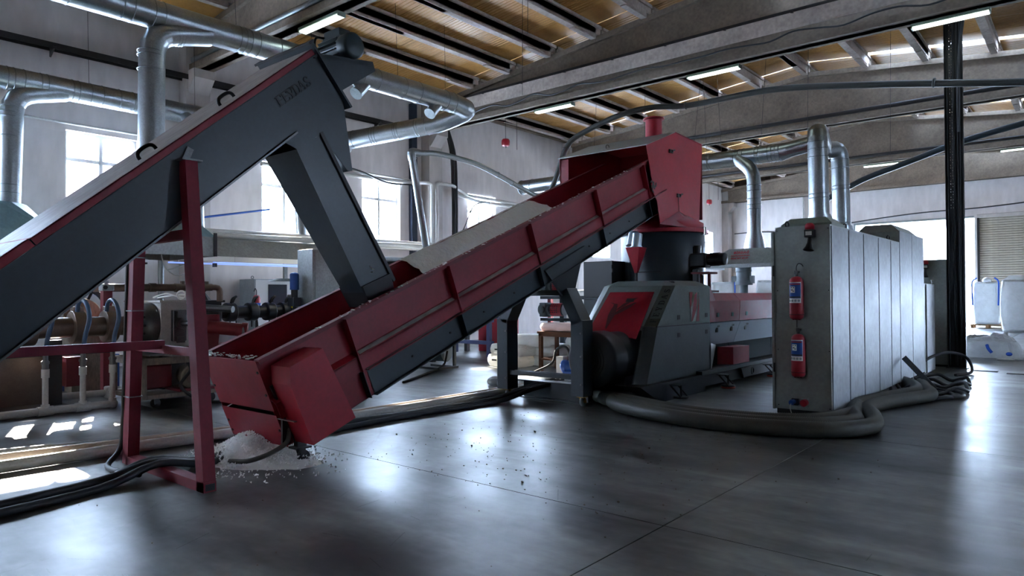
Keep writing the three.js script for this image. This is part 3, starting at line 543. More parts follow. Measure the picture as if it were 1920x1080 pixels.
// ================================================================ red steel frame under the black conveyor
{
  const z = -2.34, t = thing('support_frame', 'dark red square-tube frame carrying the steep black conveyor', 'frame', [-5.4, 0, z]);
  const near = [[-4.78, 0.0, z], [-5.06, 2.355, z]], far = [[-6.08, 0.0, z], [-5.93, 2.15, z]];
  obj('leg', [bar(near[0], near[1], 0.105, 0.09, [0, 0, 1])], M.redFrame, t);
  obj('leg', [bar(far[0], far[1], 0.105, 0.09, [0, 0, 1])], M.redFrame, t);
  obj('base_beam', bx(-6.06, -4.73, 0.0, 0.07, z - 0.045, z + 0.045), M.redFrame, t);
  obj('open_tube_end', bx(-4.731, -4.726, 0.012, 0.058, z - 0.033, z + 0.033), M.black, t);
  obj('cross_beam', [bx(-6.02, -4.9, 0.93, 0.99, z - 0.004, z + 0.004), bx(-6.02, -4.9, 0.984, 0.99, z - 0.05, z)], M.redFrame, t);
  obj('cross_beam', [bar([-5.97, 1.82, z], [-4.99, 1.82, z], 0.06, 0.07)], M.redFrame, t);
  obj('brace', [bx(-5.55, -5.49, 0.965, 1.03, -2.36, -1.05), ], M.redFrame, t);
  for (const y of [0.55, 1.25, 1.68]) obj('cable_tie', bx(-6.16 + 0.07 * y, -6.015 + 0.07 * y, y, y + 0.008, z - 0.055, z + 0.055), M.pvcGrey, t);
}
{ // cable tied to the far leg
  single('cable', 'black cable tied along the far leg of the red frame', 'cable', [-6.1, 0.5, -2.3], tube([[-5.99, 1.95, -2.3], [-6.05, 1.3, -2.3], [-6.1, 0.6, -2.3], [-6.14, 0.12, -2.28], [-6.03, 0.03, -2.15], [-5.75, 0.03, -2.12], [-5.5, 0.03, -2.18]], 0.022, 8, 8), M.cable);
}

// ================================================================ SILO with the red hood
{
  const cx = -5.34, cz = -10.15, R = 0.66;
  const t = thing('silo', 'round graphite silo with a large red gabled hood and a red chimney pipe', 'silo', [cx, 0.3, cz]);
  obj('vessel', lathe([[0, 0.35], [R, 0.35], [R, 2.33], [0, 2.33]], [cx, 0, cz], [0, 1, 0], 64), M.graphite, t);
  const v = obj('lighter_panel', [(() => { const g = new THREE.CylinderGeometry(R + 0.012, R + 0.012, 0.95, 24, 1, true, 0, 0.62); return g.rotateY(rad(-58)).translate(cx, 1.82, cz); })()], M.slate, t);  // curved door panel in lighter slate, for the window reflections on this side
  obj('sight_pipe', [rod([cx - 0.12, 2.12, cz + 0.78], [cx - 0.12, 2.33, cz + 0.70], 0.085, 24), ring([cx - 0.12, 2.135, cz + 0.775], [0, 1, 0.4], 0.09, 0.014)], M.stainless, t);
  obj('ring_flange', lathe([[R - 0.05, 2.33], [R + 0.05, 2.33], [R + 0.055, 2.34], [R + 0.055, 2.385], [R + 0.05, 2.395], [R - 0.05, 2.395]], [cx, 0, cz], [0, 1, 0], 64), M.redBright, t);
  obj('clamp_bolt', [bx(cx + 0.62, cx + 0.72, 2.30, 2.42, cz - 0.06, cz + 0.02, 0.01)], M.chrome, t);
  obj('red_drum', lathe([[R - 0.02, 2.39], [R - 0.02, 2.5], [R - 0.25, 2.62], [0, 2.62]], [cx, 0, cz], [0, 1, 0], 64), M.redBright, t);
  // hood: near face, far face, gabled roof, back
  const xn = -4.93, xf = -6.49, z0 = -8.9, z1 = -9.78, z2 = -10.75, e0 = 3.535, rg = 3.87, e2 = 3.83;
  const nearFace = [[z0, e0], [z1, rg], [z2, e2], [-10.62, 2.52], [-9.9, 2.668], [-9.29, 2.43], [-9.2, 2.75], [-9.08, 2.87], [-9.03, 2.97], [-9.055, 3.06], [-9.02, 3.12]];
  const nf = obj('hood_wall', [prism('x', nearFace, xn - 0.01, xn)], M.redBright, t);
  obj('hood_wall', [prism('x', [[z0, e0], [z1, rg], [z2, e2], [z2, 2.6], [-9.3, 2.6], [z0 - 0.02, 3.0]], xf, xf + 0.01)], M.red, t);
  obj('hood_roof', [prism('x', [[z0 + 0.02, e0 - 0.005], [z1, rg], [z1, rg + 0.012], [z0 + 0.02, e0 + 0.008]], xf - 0.02, xn + 0.01)], M.sheetGrey, t, 'front roof slope, pale grey');  // pale grey sheet on this slope, red on the other
  obj('hood_roof', [prism('x', [[z1, rg], [z2 - 0.02, e2], [z2 - 0.02, e2 + 0.012], [z1, rg + 0.012]], xf - 0.02, xn + 0.01)], M.redBright, t);
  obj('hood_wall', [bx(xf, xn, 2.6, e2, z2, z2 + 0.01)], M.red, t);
  obj('hood_cone', [hull([[xn - 0.01, 2.67, -9.9], [xn - 0.01, 2.5, -10.62], [xn - 0.01, 2.42, -9.3], [cx + 0.6, 2.4, cz + 0.2], [cx + 0.6, 2.4, cz - 0.3], [cx + 0.25, 2.4, cz + 0.58], [cx + 0.3, 2.4, cz - 0.55], [cx, 2.75, cz]])], M.red, t);
  obj('corner_post', [bx(xf, xf + 0.16, 2.9, e0 - 0.02, z0 - 0.03, z0 - 0.02)], M.red, t);
  obj('eye_bolt', ring([-5.75, 3.66, -9.15], [1, 0, 0.2], 0.035, 0.008), M.steel, t);
  for (const [y, z, a] of [[3.56, -9.64, 0.2], [2.91, -9.89, -0.25]]) obj('latch', [bx(xn, xn + 0.02, y - 0.025, y + 0.025, z - 0.06, z + 0.06, 0.006), bar([xn + 0.025, y - 0.03, z + 0.09], [xn + 0.025, y + 0.03, z - 0.09], 0.02, 0.02), ball([xn + 0.03, y, z], 0.02, 1, 10)], M.steelDark, nf);
  obj('seam', [bar([xn + 0.001, 2.89, -9.88], [xn + 0.001, 2.67, -9.9], 0.004, 0.008)], M.black, nf);
  // three-lobed cut-out emblem on the edge of the near face
  const ey = 2.965, ez = -9.09;
  obj('emblem', [0, 1, 2].map((k) => { const a = k * 2.094 + 0.6, s = new THREE.Shape(); s.absarc(0, 0, 0.05, 0.5, 5.2, false); s.absarc(0, 0, 0.024, 5.2, 0.5, true); const g = new THREE.ExtrudeGeometry(s, { depth: 0.004, bevelEnabled: false, curveSegments: 14 }); return g.rotateZ(a + 1.2).rotateY(Math.PI / 2).translate(xn, ey + 0.055 * Math.sin(a), ez - 0.055 * Math.cos(a)); }), M.black, nf, 'three-lobed black emblem');
  // chimney
  obj('chimney', [rod([-5.5, 3.84, -10.17], [-5.5, 4.24, -10.17], 0.135, 32), lathe([[0.12, 4.235], [0.17, 4.235], [0.175, 4.245], [0.17, 4.262], [0.12, 4.262]], [-5.5, 0, -10.17], [0, 1, 0], 36)], M.redBright, t);
}
// red funnel in front of the silo
{
  const t = thing('funnel', 'small red pyramid funnel hanging before the silo above the hummingbird panel', 'funnel', [-5.345, 1.6, -9.3]);
  const a = 0.118, y = 2.09, c = [-5.345, -9.3];
  obj('hopper', hull([[c[0] - a, y, c[1] + a], [c[0] + a, y, c[1] + a], [c[0] + a, y, c[1] - a], [c[0] - a, y, c[1] - a], [c[0] - 0.02, 1.7, c[1] + 0.02], [c[0] + 0.02, 1.7, c[1] + 0.02], [c[0] + 0.02, 1.7, c[1] - 0.02], [c[0] - 0.02, 1.7, c[1] - 0.02]]), M.redBright, t);
  obj('outlet', [rod([c[0], 1.72, c[1]], [c[0], 1.56, c[1]], 0.02), bar([c[0], 1.71, c[1] + 0.02], [c[0] + 0.28, 1.72, c[1] - 0.25], 0.02, 0.012)], M.steelDark, t);
  obj('neck', [rod([c[0], y, c[1]], [c[0], 2.3, c[1] - 0.05], 0.075, 24), ring([c[0], 2.1, c[1]], [0, 1, 0], 0.08, 0.014)], M.stainless, t);
}
// side-feeder drive on the right of the silo
{
  const t = thing('gear_motor', 'dark gear motor on red brackets at the right side of the silo', 'motor', [-4.55, 1.3, -10.2]);
  obj('motor_body', [rod([-4.5, 1.9, -10.0], [-4.29, 1.9, -10.0], 0.085, 24), lathe([[0, 0], [0.085, 0.004], [0.094, 0.03], [0.094, 0.1]], [-4.22, 1.9, -10.0], [-1, 0, 0], 28), ...Array.from({ length: 12 }, (_, i) => { const a = i / 12 * Math.PI * 2, d = V(0, Math.cos(a), Math.sin(a)); return bar(V(-4.47, 1.9, -10.0).addScaledVector(d, 0.09), V(-4.31, 1.9, -10.0).addScaledVector(d, 0.09), 0.008, 0.02, d); })], M.black, t);
  obj('gearbox', [bx(-4.82, -4.5, 1.78, 2.0, -10.12, -9.88, 0.03), rod([-4.68, 2.0, -10], [-4.68, 2.12, -10], 0.06), bx(-4.73, -4.71, 2.0, 2.1, -9.95, -9.93)], M.black, t);
  obj('bracket', [bx(-4.72, -4.42, 1.68, 1.71, -10.15, -9.85), bx(-4.62, -4.59, 1.2, 1.7, -10.0, -9.97), bx(-4.5, -4.46, 1.2, 1.7, -10.0, -9.97), bx(-4.64, -4.4, 1.40, 1.43, -10.15, -9.85), bx(-4.6, -4.47, 1.15, 1.42, -10.08, -9.98)], M.redDull, t);
  obj('valve', [bx(-4.70, -4.62, 1.3, 1.75, -9.95, -9.87, 0.01), rod([-4.56, 1.45, -9.92], [-4.56, 1.66, -9.92], 0.02)], M.black, t);
}

// ================================================================ EXTRUDER
{
  const t = thing('extruder', 'slate grey and red extruder machine with hummingbird panel and big black motor', 'machine', [-4.9, 0, -10]);
  const xn = -4.3, xc = -4.44, xl = -5.28, xo = -5.42;   // near face, near chamfer edge, far chamfer edge, far face
  obj('base_frame', [hull([[-4.22, 0.08, -7.75], [-5.5, 0.08, -7.75], [-4.22, 0.24, -7.42], [-5.5, 0.24, -7.42], [-4.22, 0.0, -8.0], [-5.5, 0.0, -8.0], [-4.22, 0.0, -9.25], [-5.5, 0.0, -9.25], [-4.22, 0.24, -9.25], [-5.5, 0.24, -9.25]]), bx(-5.5, -4.24, 0.06, 0.22, -16.5, -9.2)], M.black, t);
  obj('base_rail', [bx(-4.33, -4.21, 0.235, 0.285, -16.5, -9.12)], M.graphite, t);
  // cabin, upper half: front with chamfers, near side, roof
  const yT = 1.487, yM = 0.96, zT = -8.42, zM = -7.9, zB = -9.59, yR = 1.56;
  const F = (x, y) => [x, y, zT + (zM - zT) * (yT - y) / (yT - yM)];
  obj('cabin_hood', [hull([[xn, yT, zT - 0.09], [xn, yM, zM - 0.11], [xn, yT, zB], [xn, yM, zB], [xc, yT, zT], [xc, yM, zM], [xl, yT, zT], [xl, yM, zM], [xo, yT, zT - 0.09], [xo, yM, zM - 0.11], [xo, yT, zB], [xo, yM, zB], [xc - 0.05, yR, zT - 0.16], [xn - 0.12, yR, zT - 0.26], [xn - 0.12, yR, zB + 0.2], [xl + 0.05, yR, zT - 0.16], [xo + 0.12, yR, zT - 0.26], [xo + 0.12, yR, zB + 0.2]])], M.slateLight, t);
  const zL = -7.62;
  const Fl = (x, y) => [x, y, zM + (zL - zM) * (yM - y) / (yM - 0.24)];
  obj('cabin_body', [hull([[xn, yM - 0.012, zM - 0.11], [xn, 0.24, zL - 0.1], [xn, yM - 0.012, zB], [xn, 0.24, zB], [xc, yM - 0.012, zM], [xc, 0.24, zL], [xc - 0.02, yM - 0.012, zM], [xc - 0.02, 0.24, zL], [xc - 0.3, yM - 0.012, zB], [xc - 0.3, 0.24, zB]]), bx(xo, xc - 0.1, 0.24, yM - 0.01, zB, -8.7)], M.slate, t);
  obj('cabin_seam', [bx(xn - 0.02, xn + 0.001, yM - 0.016, yM - 0.001, zB, zM - 0.1)], M.black, t);
  // red front panel with arched lower edge, notch and bird
  const nrm = V(0, zM - zT, yT - yM).normalize(); if (nrm.z < 0) nrm.negate();
  const on = (x, y, o = 0.006) => { const p = F(x, y); return V(p[0], p[1], p[2]).addScaledVector(nrm, o); };
  const arch = []; for (let k = 0; k <= 14; k++) { const a = Math.PI * k / 14; arch.push([-4.86 - 0.38 * Math.cos(Math.PI - a), 0.86 + 0.1 * Math.sin(a)]); }
  const panel = [[-4.52, 1.40], [-5.21, 1.40], [-5.24, 0.84], ...arch.slice(1, -1).map(([x, y]) => [x, y]), [-4.46, 0.80]];
  const rp = obj('panel', [plate(panel.map(([x, y]) => on(x, y)), 0.005)], M.redBright, t, 'red front panel with a bird emblem');
  obj('panel_latch', [plate([on(-4.76, 1.31, 0.012), on(-4.88, 1.31, 0.012), on(-4.88, 1.265, 0.012), on(-4.76, 1.265, 0.012)], 0.004)], M.black, rp);
  const bird = [[0.0, 0.0], [0.03, 0.045], [0.07, 0.06], [0.1, 0.045], [0.2, 0.0], [0.24, 0.0], [0.11, -0.0], [0.12, -0.07], [0.14, -0.15], [0.12, -0.3], [0.1, -0.24], [0.07, -0.29], [0.05, -0.2], [0.02, -0.1]];
  const bs = 0.95, bxp = -4.93, byp = 1.2, bp = (u, v) => on(bxp + u * bs, byp + v * bs, 0.0085);
  obj('bird_emblem', [
    plate([[-0.12, 0.03], [-0.09, 0.045], [-0.06, 0.035], [-0.045, 0.0], [-0.03, -0.06], [-0.02, -0.12], [-0.035, -0.2], [-0.045, -0.31], [-0.07, -0.29], [-0.1, -0.2], [-0.125, -0.12], [-0.125, -0.05], [-0.115, 0.005]].map(([u, v]) => bp(u, v)).reverse(), 0.002),
    plate([[-0.2, 0.062], [-0.11, 0.045], [-0.11, 0.03]].map(([u, v]) => bp(u, v)).reverse(), 0.002),
    plate([[-0.05, -0.06], [0.03, 0.04], [0.16, 0.12], [0.22, 0.13], [0.17, 0.085], [0.08, 0.02]].map(([u, v]) => bp(u, v)).reverse(), 0.002),
    plate([[-0.045, -0.09], [0.06, 0.0], [0.2, 0.06], [0.24, 0.06], [0.18, 0.0], [0.06, -0.08], [-0.03, -0.12]].map(([u, v]) => bp(u, v)).reverse(), 0.002)], std(0x4c0d16, 0.5), rp, 'dark hummingbird emblem');
  // lettering up the near chamfer and the emblem above it
  const cup = V(0, yT - yM, zT - zM).normalize(), cr = V(1, 0, -0.7).normalize();
  const strip = (y, o) => { const p = F(xc, y), q = [xn, y, p[2] - 0.1]; return V((p[0] + q[0]) / 2, y, (p[2] + q[2]) / 2).addScaledVector(V(0.55, 0.3, 0.8).normalize(), o); };
  obj('letter_strip', [plate([V(...F(xc - 0.0, yT)).addScaledVector(V(0.6, 0, 0.8), 0.004), V(xn, yT, zT - 0.09).addScaledVector(V(0.6, 0, 0.8), 0.004), V(xn, yM, zM - 0.11).addScaledVector(V(0.6, 0, 0.8), 0.004), V(...F(xc - 0.0, yM)).addScaledVector(V(0.6, 0, 0.8), 0.004)].reverse(), 0.003)], M.olive, t, 'olive strip with lettering');
  [...'FEYDAS'].forEach((c, i) => obj('letter', lay(letters(c, 0.078, 0.003, serif), strip(1.02 + i * 0.078, 0.012).addScaledVector(cup, 0.0).addScaledVector(cr, 0.045), cup, cr.clone().negate()), M.stencil, t));
  obj('cap_emblem', [0, 1, 2].map((k) => ring(strip(1.525, 0.0).add(V(-0.05 + 0.03 * Math.cos(k * 2.094), 0.01, -0.1 + 0.03 * Math.sin(k * 2.094))), [0.2, 0.9, 0.3], 0.022, 0.008, 16)), M.stencil, t);
  // slanted red mark on the near face
  const mk = (pts) => plate(pts.map(([z, y]) => V(xn + 0.004, y, z)), 0.003);
  obj('slant_mark', [mk([[-8.92, 1.40], [-9.02, 1.40], [-8.97, 1.22], [-8.94, 1.16]]), mk([[-9.08, 1.36], [-9.16, 1.40], [-9.14, 1.16], [-9.02, 1.0], [-8.97, 0.99]]), mk([[-9.22, 1.34], [-9.22, 0.99], [-9.12, 0.99], [-9.19, 1.2]])].map((g) => g), M.redBright, t, 'three slanted red strokes');
  obj('slant_mark', [mk([[-8.94, 1.40], [-9.22, 1.40], [-9.22, 0.99], [-8.97, 0.99]]).translate(-0.002, 0, 0)], M.white, t, 'white ground of the mark');
  const latch = (z, y, x = xn) => obj('latch', [bx(x - 0.004, x + 0.006, y - 0.03, y + 0.03, z - 0.035, z + 0.035), ], M.black, t);
  latch(-8.6, 1.06); latch(-9.47, 1.07); latch(-8.6, 0.82); latch(-9.47, 0.83);
  // motor in front of the cabin
  const mx = -4.78, my = 0.56;
  const mo = obj('main_motor', [rod([mx, my, -7.45], [mx, my, -8.3], 0.33, 48), lathe([[0.14, 0.0], [0.24, 0.0], [0.255, 0.012], [0.30, 0.02], [0.345, 0.06], [0.355, 0.1], [0.355, 0.34], [0.33, 0.34]], [mx, my, -7.14], [0, 0, -1], 56), bx(mx - 0.3, mx + 0.3, 0.24, 0.34, -8.2, -7.5)], M.blackGloss, t);
  obj('fan_grille', [lathe([[0, 0], [0.235, 0]], [mx, my, -7.145], [0, 0, 1], 48), ...[0.06, 0.1, 0.14, 0.18, 0.22].map((r) => ring([mx, my, -7.13], [0, 0, 1], r, 0.005, 40))], M.black, mo);
  for (let i = 0; i < 60; i++) { const a = rr(0, 6.28), r = 0.22 * Math.sqrt(rnd()); if (Math.cos(a) > 0.4) continue; obj('pellet', ball([mx + r * Math.cos(a), my + r * Math.sin(a), -7.126], rr(0.002, 0.0045), 1, 5), M.flake, mo); }
  // red and silver covers along the barrel
  const covers = [[-9.62, -10.72], [-10.735, -12.6], [-12.615, -14.4], [-14.415, -16.2]];
  covers.forEach(([a, b]) => {
    const c = obj('barrel_cover', [prism('z', [[-4.32, 0.955], [-4.3, 1.27], [-4.42, 1.39], [-5.3, 1.39], [-5.42, 1.27], [-5.4, 0.955]], b, a)], M.redBright, t);
    for (const z of [a - 0.28, b + 0.28]) obj('latch', bx(-4.318, -4.305, 1.03, 1.09, z - 0.035, z + 0.035), M.black, c);
    const s = obj('skirt_cover', [prism('z', [[-4.3, 0.945], [-4.42, 0.61], [-5.3, 0.61], [-5.42, 0.945]], b, a)], M.stainless, t);
    for (const z of [a - 0.28, b + 0.28]) { obj('latch', bx(-4.34, -4.325, 0.8, 0.87, z - 0.035, z + 0.035), M.black, s); obj('lock', rod([-4.325, 0.895, z], [-4.29, 0.895, z], 0.014, 10), M.chrome, s); }
    obj('plinth', bx(-5.3, -4.5, 0.28, 0.615, b, a), M.plinth, t);
  });
  obj('gusset', [plate([[-4.29, 0.24, -9.58], [-4.29, 0.66, -9.58], [-4.41, 0.6, -10.03]], 0.006)], M.slateLight, t);
  obj('transition', [hull([[xn, 1.487, zB], [xn, 0.96, zB], [-4.31, 1.27, zB - 0.25], [-4.32, 0.96, zB - 0.25], [-4.5, 1.55, zB], [-4.5, 1.39, zB - 0.25]])], M.redBright, t);
  obj('gear_cover', [hull([[-4.25, 0.29, -10.31], [-4.25, 0.56, -10.31], [-4.46, 0.56, -10.2], [-4.46, 0.29, -10.2], [-4.25, 0.55, -10.95], [-4.25, 0.29, -10.95], [-4.46, 0.55, -10.95], [-4.46, 0.29, -10.95]])], M.redBright, t);
  for (const z of [-8.25, -9.75, -11.6, -13.6]) {
    const f = obj('foot', [bx(-4.24, -4.08, 0.19, 0.2, z - 0.09, z + 0.09), bar([-4.2, 0.19, z + 0.09], [-4.06, 0.05, z + 0.09], 0.006, 0.02), bar([-4.2, 0.19, z - 0.09], [-4.06, 0.05, z - 0.09], 0.006, 0.02), rod([-4.1, 0.05, z], [-4.1, 0.19, z], 0.014, 10), lathe([[0.1, 0.03], [0.1, 0.05], [0, 0.05]], [-4.1, 0, z])], M.steelDark, t);
    if (z < -9) obj('pad', lathe([[0, 0], [0.095, 0], [0.1, 0.008], [0.1, 0.028], [0, 0.03]], [-4.1, 0.001, z]), M.orange, f, 'orange rubber pad');
  }
  obj('lift_lug', [prism('x', [[-10.5, 0.22], [-10.9, 0.22], [-10.95, 0.12], [-10.6, 0.06]], -4.24, -4.2), ring([-4.2, 0.15, -10.95], [1, 0, 0], 0.05, 0.012)], M.black, t);
}

// ================================================================ ELECTRICAL CABINETS on the right
{
  const t = thing('electrical_cabinet', 'grey electrical cabinet with two red extinguishers on its front, nearest', 'cabinet', [-2.42, 0, -9.4]);
  const x0 = -2.71, x1 = -2.137, zf = -7.775, y0 = 0.1, y1 = 2.09;
  obj('plinth', [bx(x0, x1, 0, y0, -8.47, zf - 0.005), bx(x0, x1 - 0.02, 0, y0, -9.75, -9.15), bx(x0 + 0.05, x1 - 0.3, 0, y0, -11.17, -9.75)], M.black, t);
  for (const z of [-9.15, -10.61, -11.15]) obj('foot', bx(x1 - 0.03, x1, 0, y0, z - 0.03, z + 0.03), M.steel, t);
  const fr = obj('panel', [bx(x0, x1, y0, y1, zf - 0.03, zf, 0.004)], M.cabinet, t);
  obj('body', [bx(x0, x1 - 0.012, y0, y1 - 0.004, -11.18, zf - 0.03), ], M.steelDark, t);
  const zs = [zf - 0.032, -8.49, -9.15, -9.906, -10.61, -11.18];
  for (let i = 0; i < 5; i++) obj('door', bx(x1 - 0.012, x1 + 0.006, y0, y1, zs[i + 1] + 0.017, zs[i] - 0.017, 0.004), M.cabinetSide, t);
  obj('roof', bx(x0 - 0.0, x1 + 0.002, y1 - 0.006, y1 + 0.012, -11.18, zf + 0.004), M.cabinet, t);
  obj('edge_door', [bx(x0 - 0.045, x0 - 0.02, 0.09, 2.05, zf - 0.6, zf + 0.004), bx(x0 - 0.02, x0, 0.1, 2.06, zf - 0.5, zf - 0.02)], M.cabinet, t);
  obj('hinge', [1.62, 0.55].map((y) => bx(x0 - 0.03, x0 - 0.012, y - 0.06, y + 0.06, zf, zf + 0.012)).slice(0, 1), M.black, t);
  obj('hinge', bx(x0 - 0.03, x0 - 0.012, 0.5, 0.6, zf, zf + 0.012), M.black, t);
  for (const [x, z] of [[-2.62, -7.9], [-2.2, -8.6], [-2.62, -8.6], [-2.18, -10.7]]) obj('lifting_eye', [ring([x, y1 + 0.05, z], [1, 0, 0.3], 0.03, 0.009), rod([x, y1 + 0.01, z], [x, y1 + 0.03, z], 0.014, 10)], M.steelDark, t);
  obj('vent_cap', [hull([[-2.72, y1 + 0.01, -8.0], [-2.18, y1 + 0.01, -8.0], [-2.72, y1 + 0.01, -8.5], [-2.18, y1 + 0.01, -8.5], [-2.72, y1 + 0.055, -8.0], [-2.18, y1 + 0.055, -8.0], [-2.64, y1 + 0.125, -8.07], [-2.26, y1 + 0.125, -8.07], [-2.64, y1 + 0.125, -8.43], [-2.26, y1 + 0.125, -8.43], [-2.72, y1 + 0.055, -8.5], [-2.18, y1 + 0.055, -8.5]])], M.greenGrey, t);
  for (const [x, y] of [[-2.69, 2.06], [-2.69, 1.4], [-2.69, 0.75], [-2.69, 0.14], [-2.155, 2.06], [-2.155, 1.4], [-2.155, 0.75], [-2.155, 0.14]]) obj('screw', rod([x, y, zf], [x, y, zf + 0.004], 0.006, 8), M.steelDark, fr);
  obj('socket_box', [bx(-2.545, -2.475, 0.15, 0.225, zf, zf + 0.03, 0.006), ], M.black, fr);
  obj('blue_plug', [rod([-2.52, 0.19, zf + 0.02], [-2.53, 0.185, zf + 0.09], 0.026, 18), rod([-2.53, 0.185, zf + 0.05], [-2.53, 0.185, zf + 0.065], 0.03, 18)], M.blue, fr);
  obj('red_socket', [rod([-2.405, 0.19, zf + 0.01], [-2.41, 0.185, zf + 0.06], 0.038, 20)], M.redBright, fr);
  obj('socket_plate', bx(-2.45, -2.365, 0.14, 0.23, zf, zf + 0.012, 0.004), M.pvcGrey, fr);
}
single('plug_cable', 'thin grey cord hanging from the blue plug on the near cabinet', 'cord', [-2.52, 0.05, -7.66], tube([[-2.53, 0.175, -7.69], [-2.53, 0.13, -7.66], [-2.51, 0.07, -7.65], [-2.49, 0.01, -7.64], [-2.44, 0.006, -7.6]], 0.005, 6, 6), M.pvc);
{
  const t = thing('electrical_cabinet', 'taller grey cabinet behind the near one, with a raised roof cap', 'cabinet', [-2.42, 0, -12.1]);
  const x0 = -2.71, x1 = -2.137;
  obj('body', bx(x0, x1 - 0.012, 0.09, 2.26, -13.0, -11.19), M.cabinet, t);
  obj('plinth', bx(x0 + 0.05, x1 - 0.25, 0, 0.09, -12.98, -11.2), M.black, t);
  for (const [a, b] of [[-11.195, -12.04], [-12.06, -13.0]]) obj('door', bx(x1 - 0.012, x1 + 0.006, 0.09, 2.27, b, a, 0.004), M.cabinetSide, t);
  for (const z of [-11.3, -12.05]) obj('foot', bx(x1 - 0.03, x1, 0, 0.1, z - 0.03, z + 0.03), M.steel, t);
  obj('roof_cap', hull([[x0, 2.26, -11.2], [x1, 2.26, -11.2], [x0, 2.26, -12.6], [x1, 2.26, -12.6], [-2.6, 2.375, -11.25], [-2.25, 2.375, -11.25], [-2.6, 2.375, -12.5], [-2.25, 2.375, -12.5]]), M.cabinet, t);
  for (const x of [-2.55, -2.38]) obj('lifting_eye', [rod([x, 2.16, -11.19], [x, 2.16, -11.165], 0.022, 14)], M.chrome, t);
}
{
  const t = thing('electrical_cabinet', 'narrow low grey cabinet beside the black post, with a thin upright duct', 'cabinet', [-2.25, 0, -13.5]);
  obj('body', bx(-2.6, -2.145, 0.06, 1.53, -13.95, -13.05), M.cabinet, t);
  obj('door', bx(-2.145, -2.127, 0.05, 1.52, -13.93, -13.2, 0.004), M.cabinetSide, t);
  obj('plinth', bx(-2.58, -2.17, 0, 0.06, -13.9, -13.1), M.black, t);
  obj('knob', [rod([-2.14, 1.52, -13.8], [-2.14, 1.58, -13.8], 0.01), ball([-2.14, 1.59, -13.8], 0.018)], M.chrome, t);
}
{
  const t = thing('electrical_cabinet', 'far grey cabinet with a small beacon, right behind the black post', 'cabinet', [-2.4, 0, -15.6]);
  obj('body', bx(-2.85, -2.09, 0.04, 2.0, -16.4, -15.0, 0.01), M.cabinet, t);
  obj('door', bx(-2.09, -2.072, 0.05, 1.96, -16.38, -15.03, 0.004), M.cabinetSide, t);
  for (const y of [1.75, 0.32]) obj('door_handle', [rod([-2.072, y, -15.15], [-2.03, y, -15.15], 0.01), bx(-2.04, -2.025, y - 0.05, y + 0.05, -15.16, -15.14)], M.black, t);
  obj('plinth', bx(-2.82, -2.1, 0, 0.05, -16.3, -15.05), M.black, t);
}
function beacon(x, y, z, label, k) {
  const t = thing('alarm_beacon', label, 'beacon', [x, y, z], null), s = k;
  obj('lens', lathe([[0, 0.07], [0.03, 0.066], [0.045, 0.045], [0.046, 0], [0, 0]].map(([r, h]) => [r * s, h * s]), [x, y + 0.03 * s, z + 0.05 * s], [0, 1, 0], 20), M.redBright, t);
  obj('housing', [bx(x - 0.045 * s, x + 0.045 * s, y - 0.05 * s, y + 0.03 * s, z, z + 0.09 * s, 0.006)], M.black, t);
  obj('label_plate', bx(x - 0.03 * s, x + 0.03 * s, y - 0.03 * s, y + 0.01 * s, z + 0.089 * s, z + 0.092 * s), M.pvc, t);
  obj('horn', lathe([[0.02, 0], [0.022, -0.06], [0.035, -0.1], [0.055, -0.135], [0.05, -0.135], [0.03, -0.1]].map(([r, h]) => [r * s, h * s]), [x, y - 0.05 * s, z + 0.045 * s], [0.05, 1, -0.25], 20), M.black, t);
}
beacon(-2.325, 2.02, -7.774, 'red and black alarm beacon on the top of the near cabinet front', 1.05);
beacon(-2.42, 1.88, -15.004, 'small red alarm beacon on the far cabinet behind the post', 1.1);
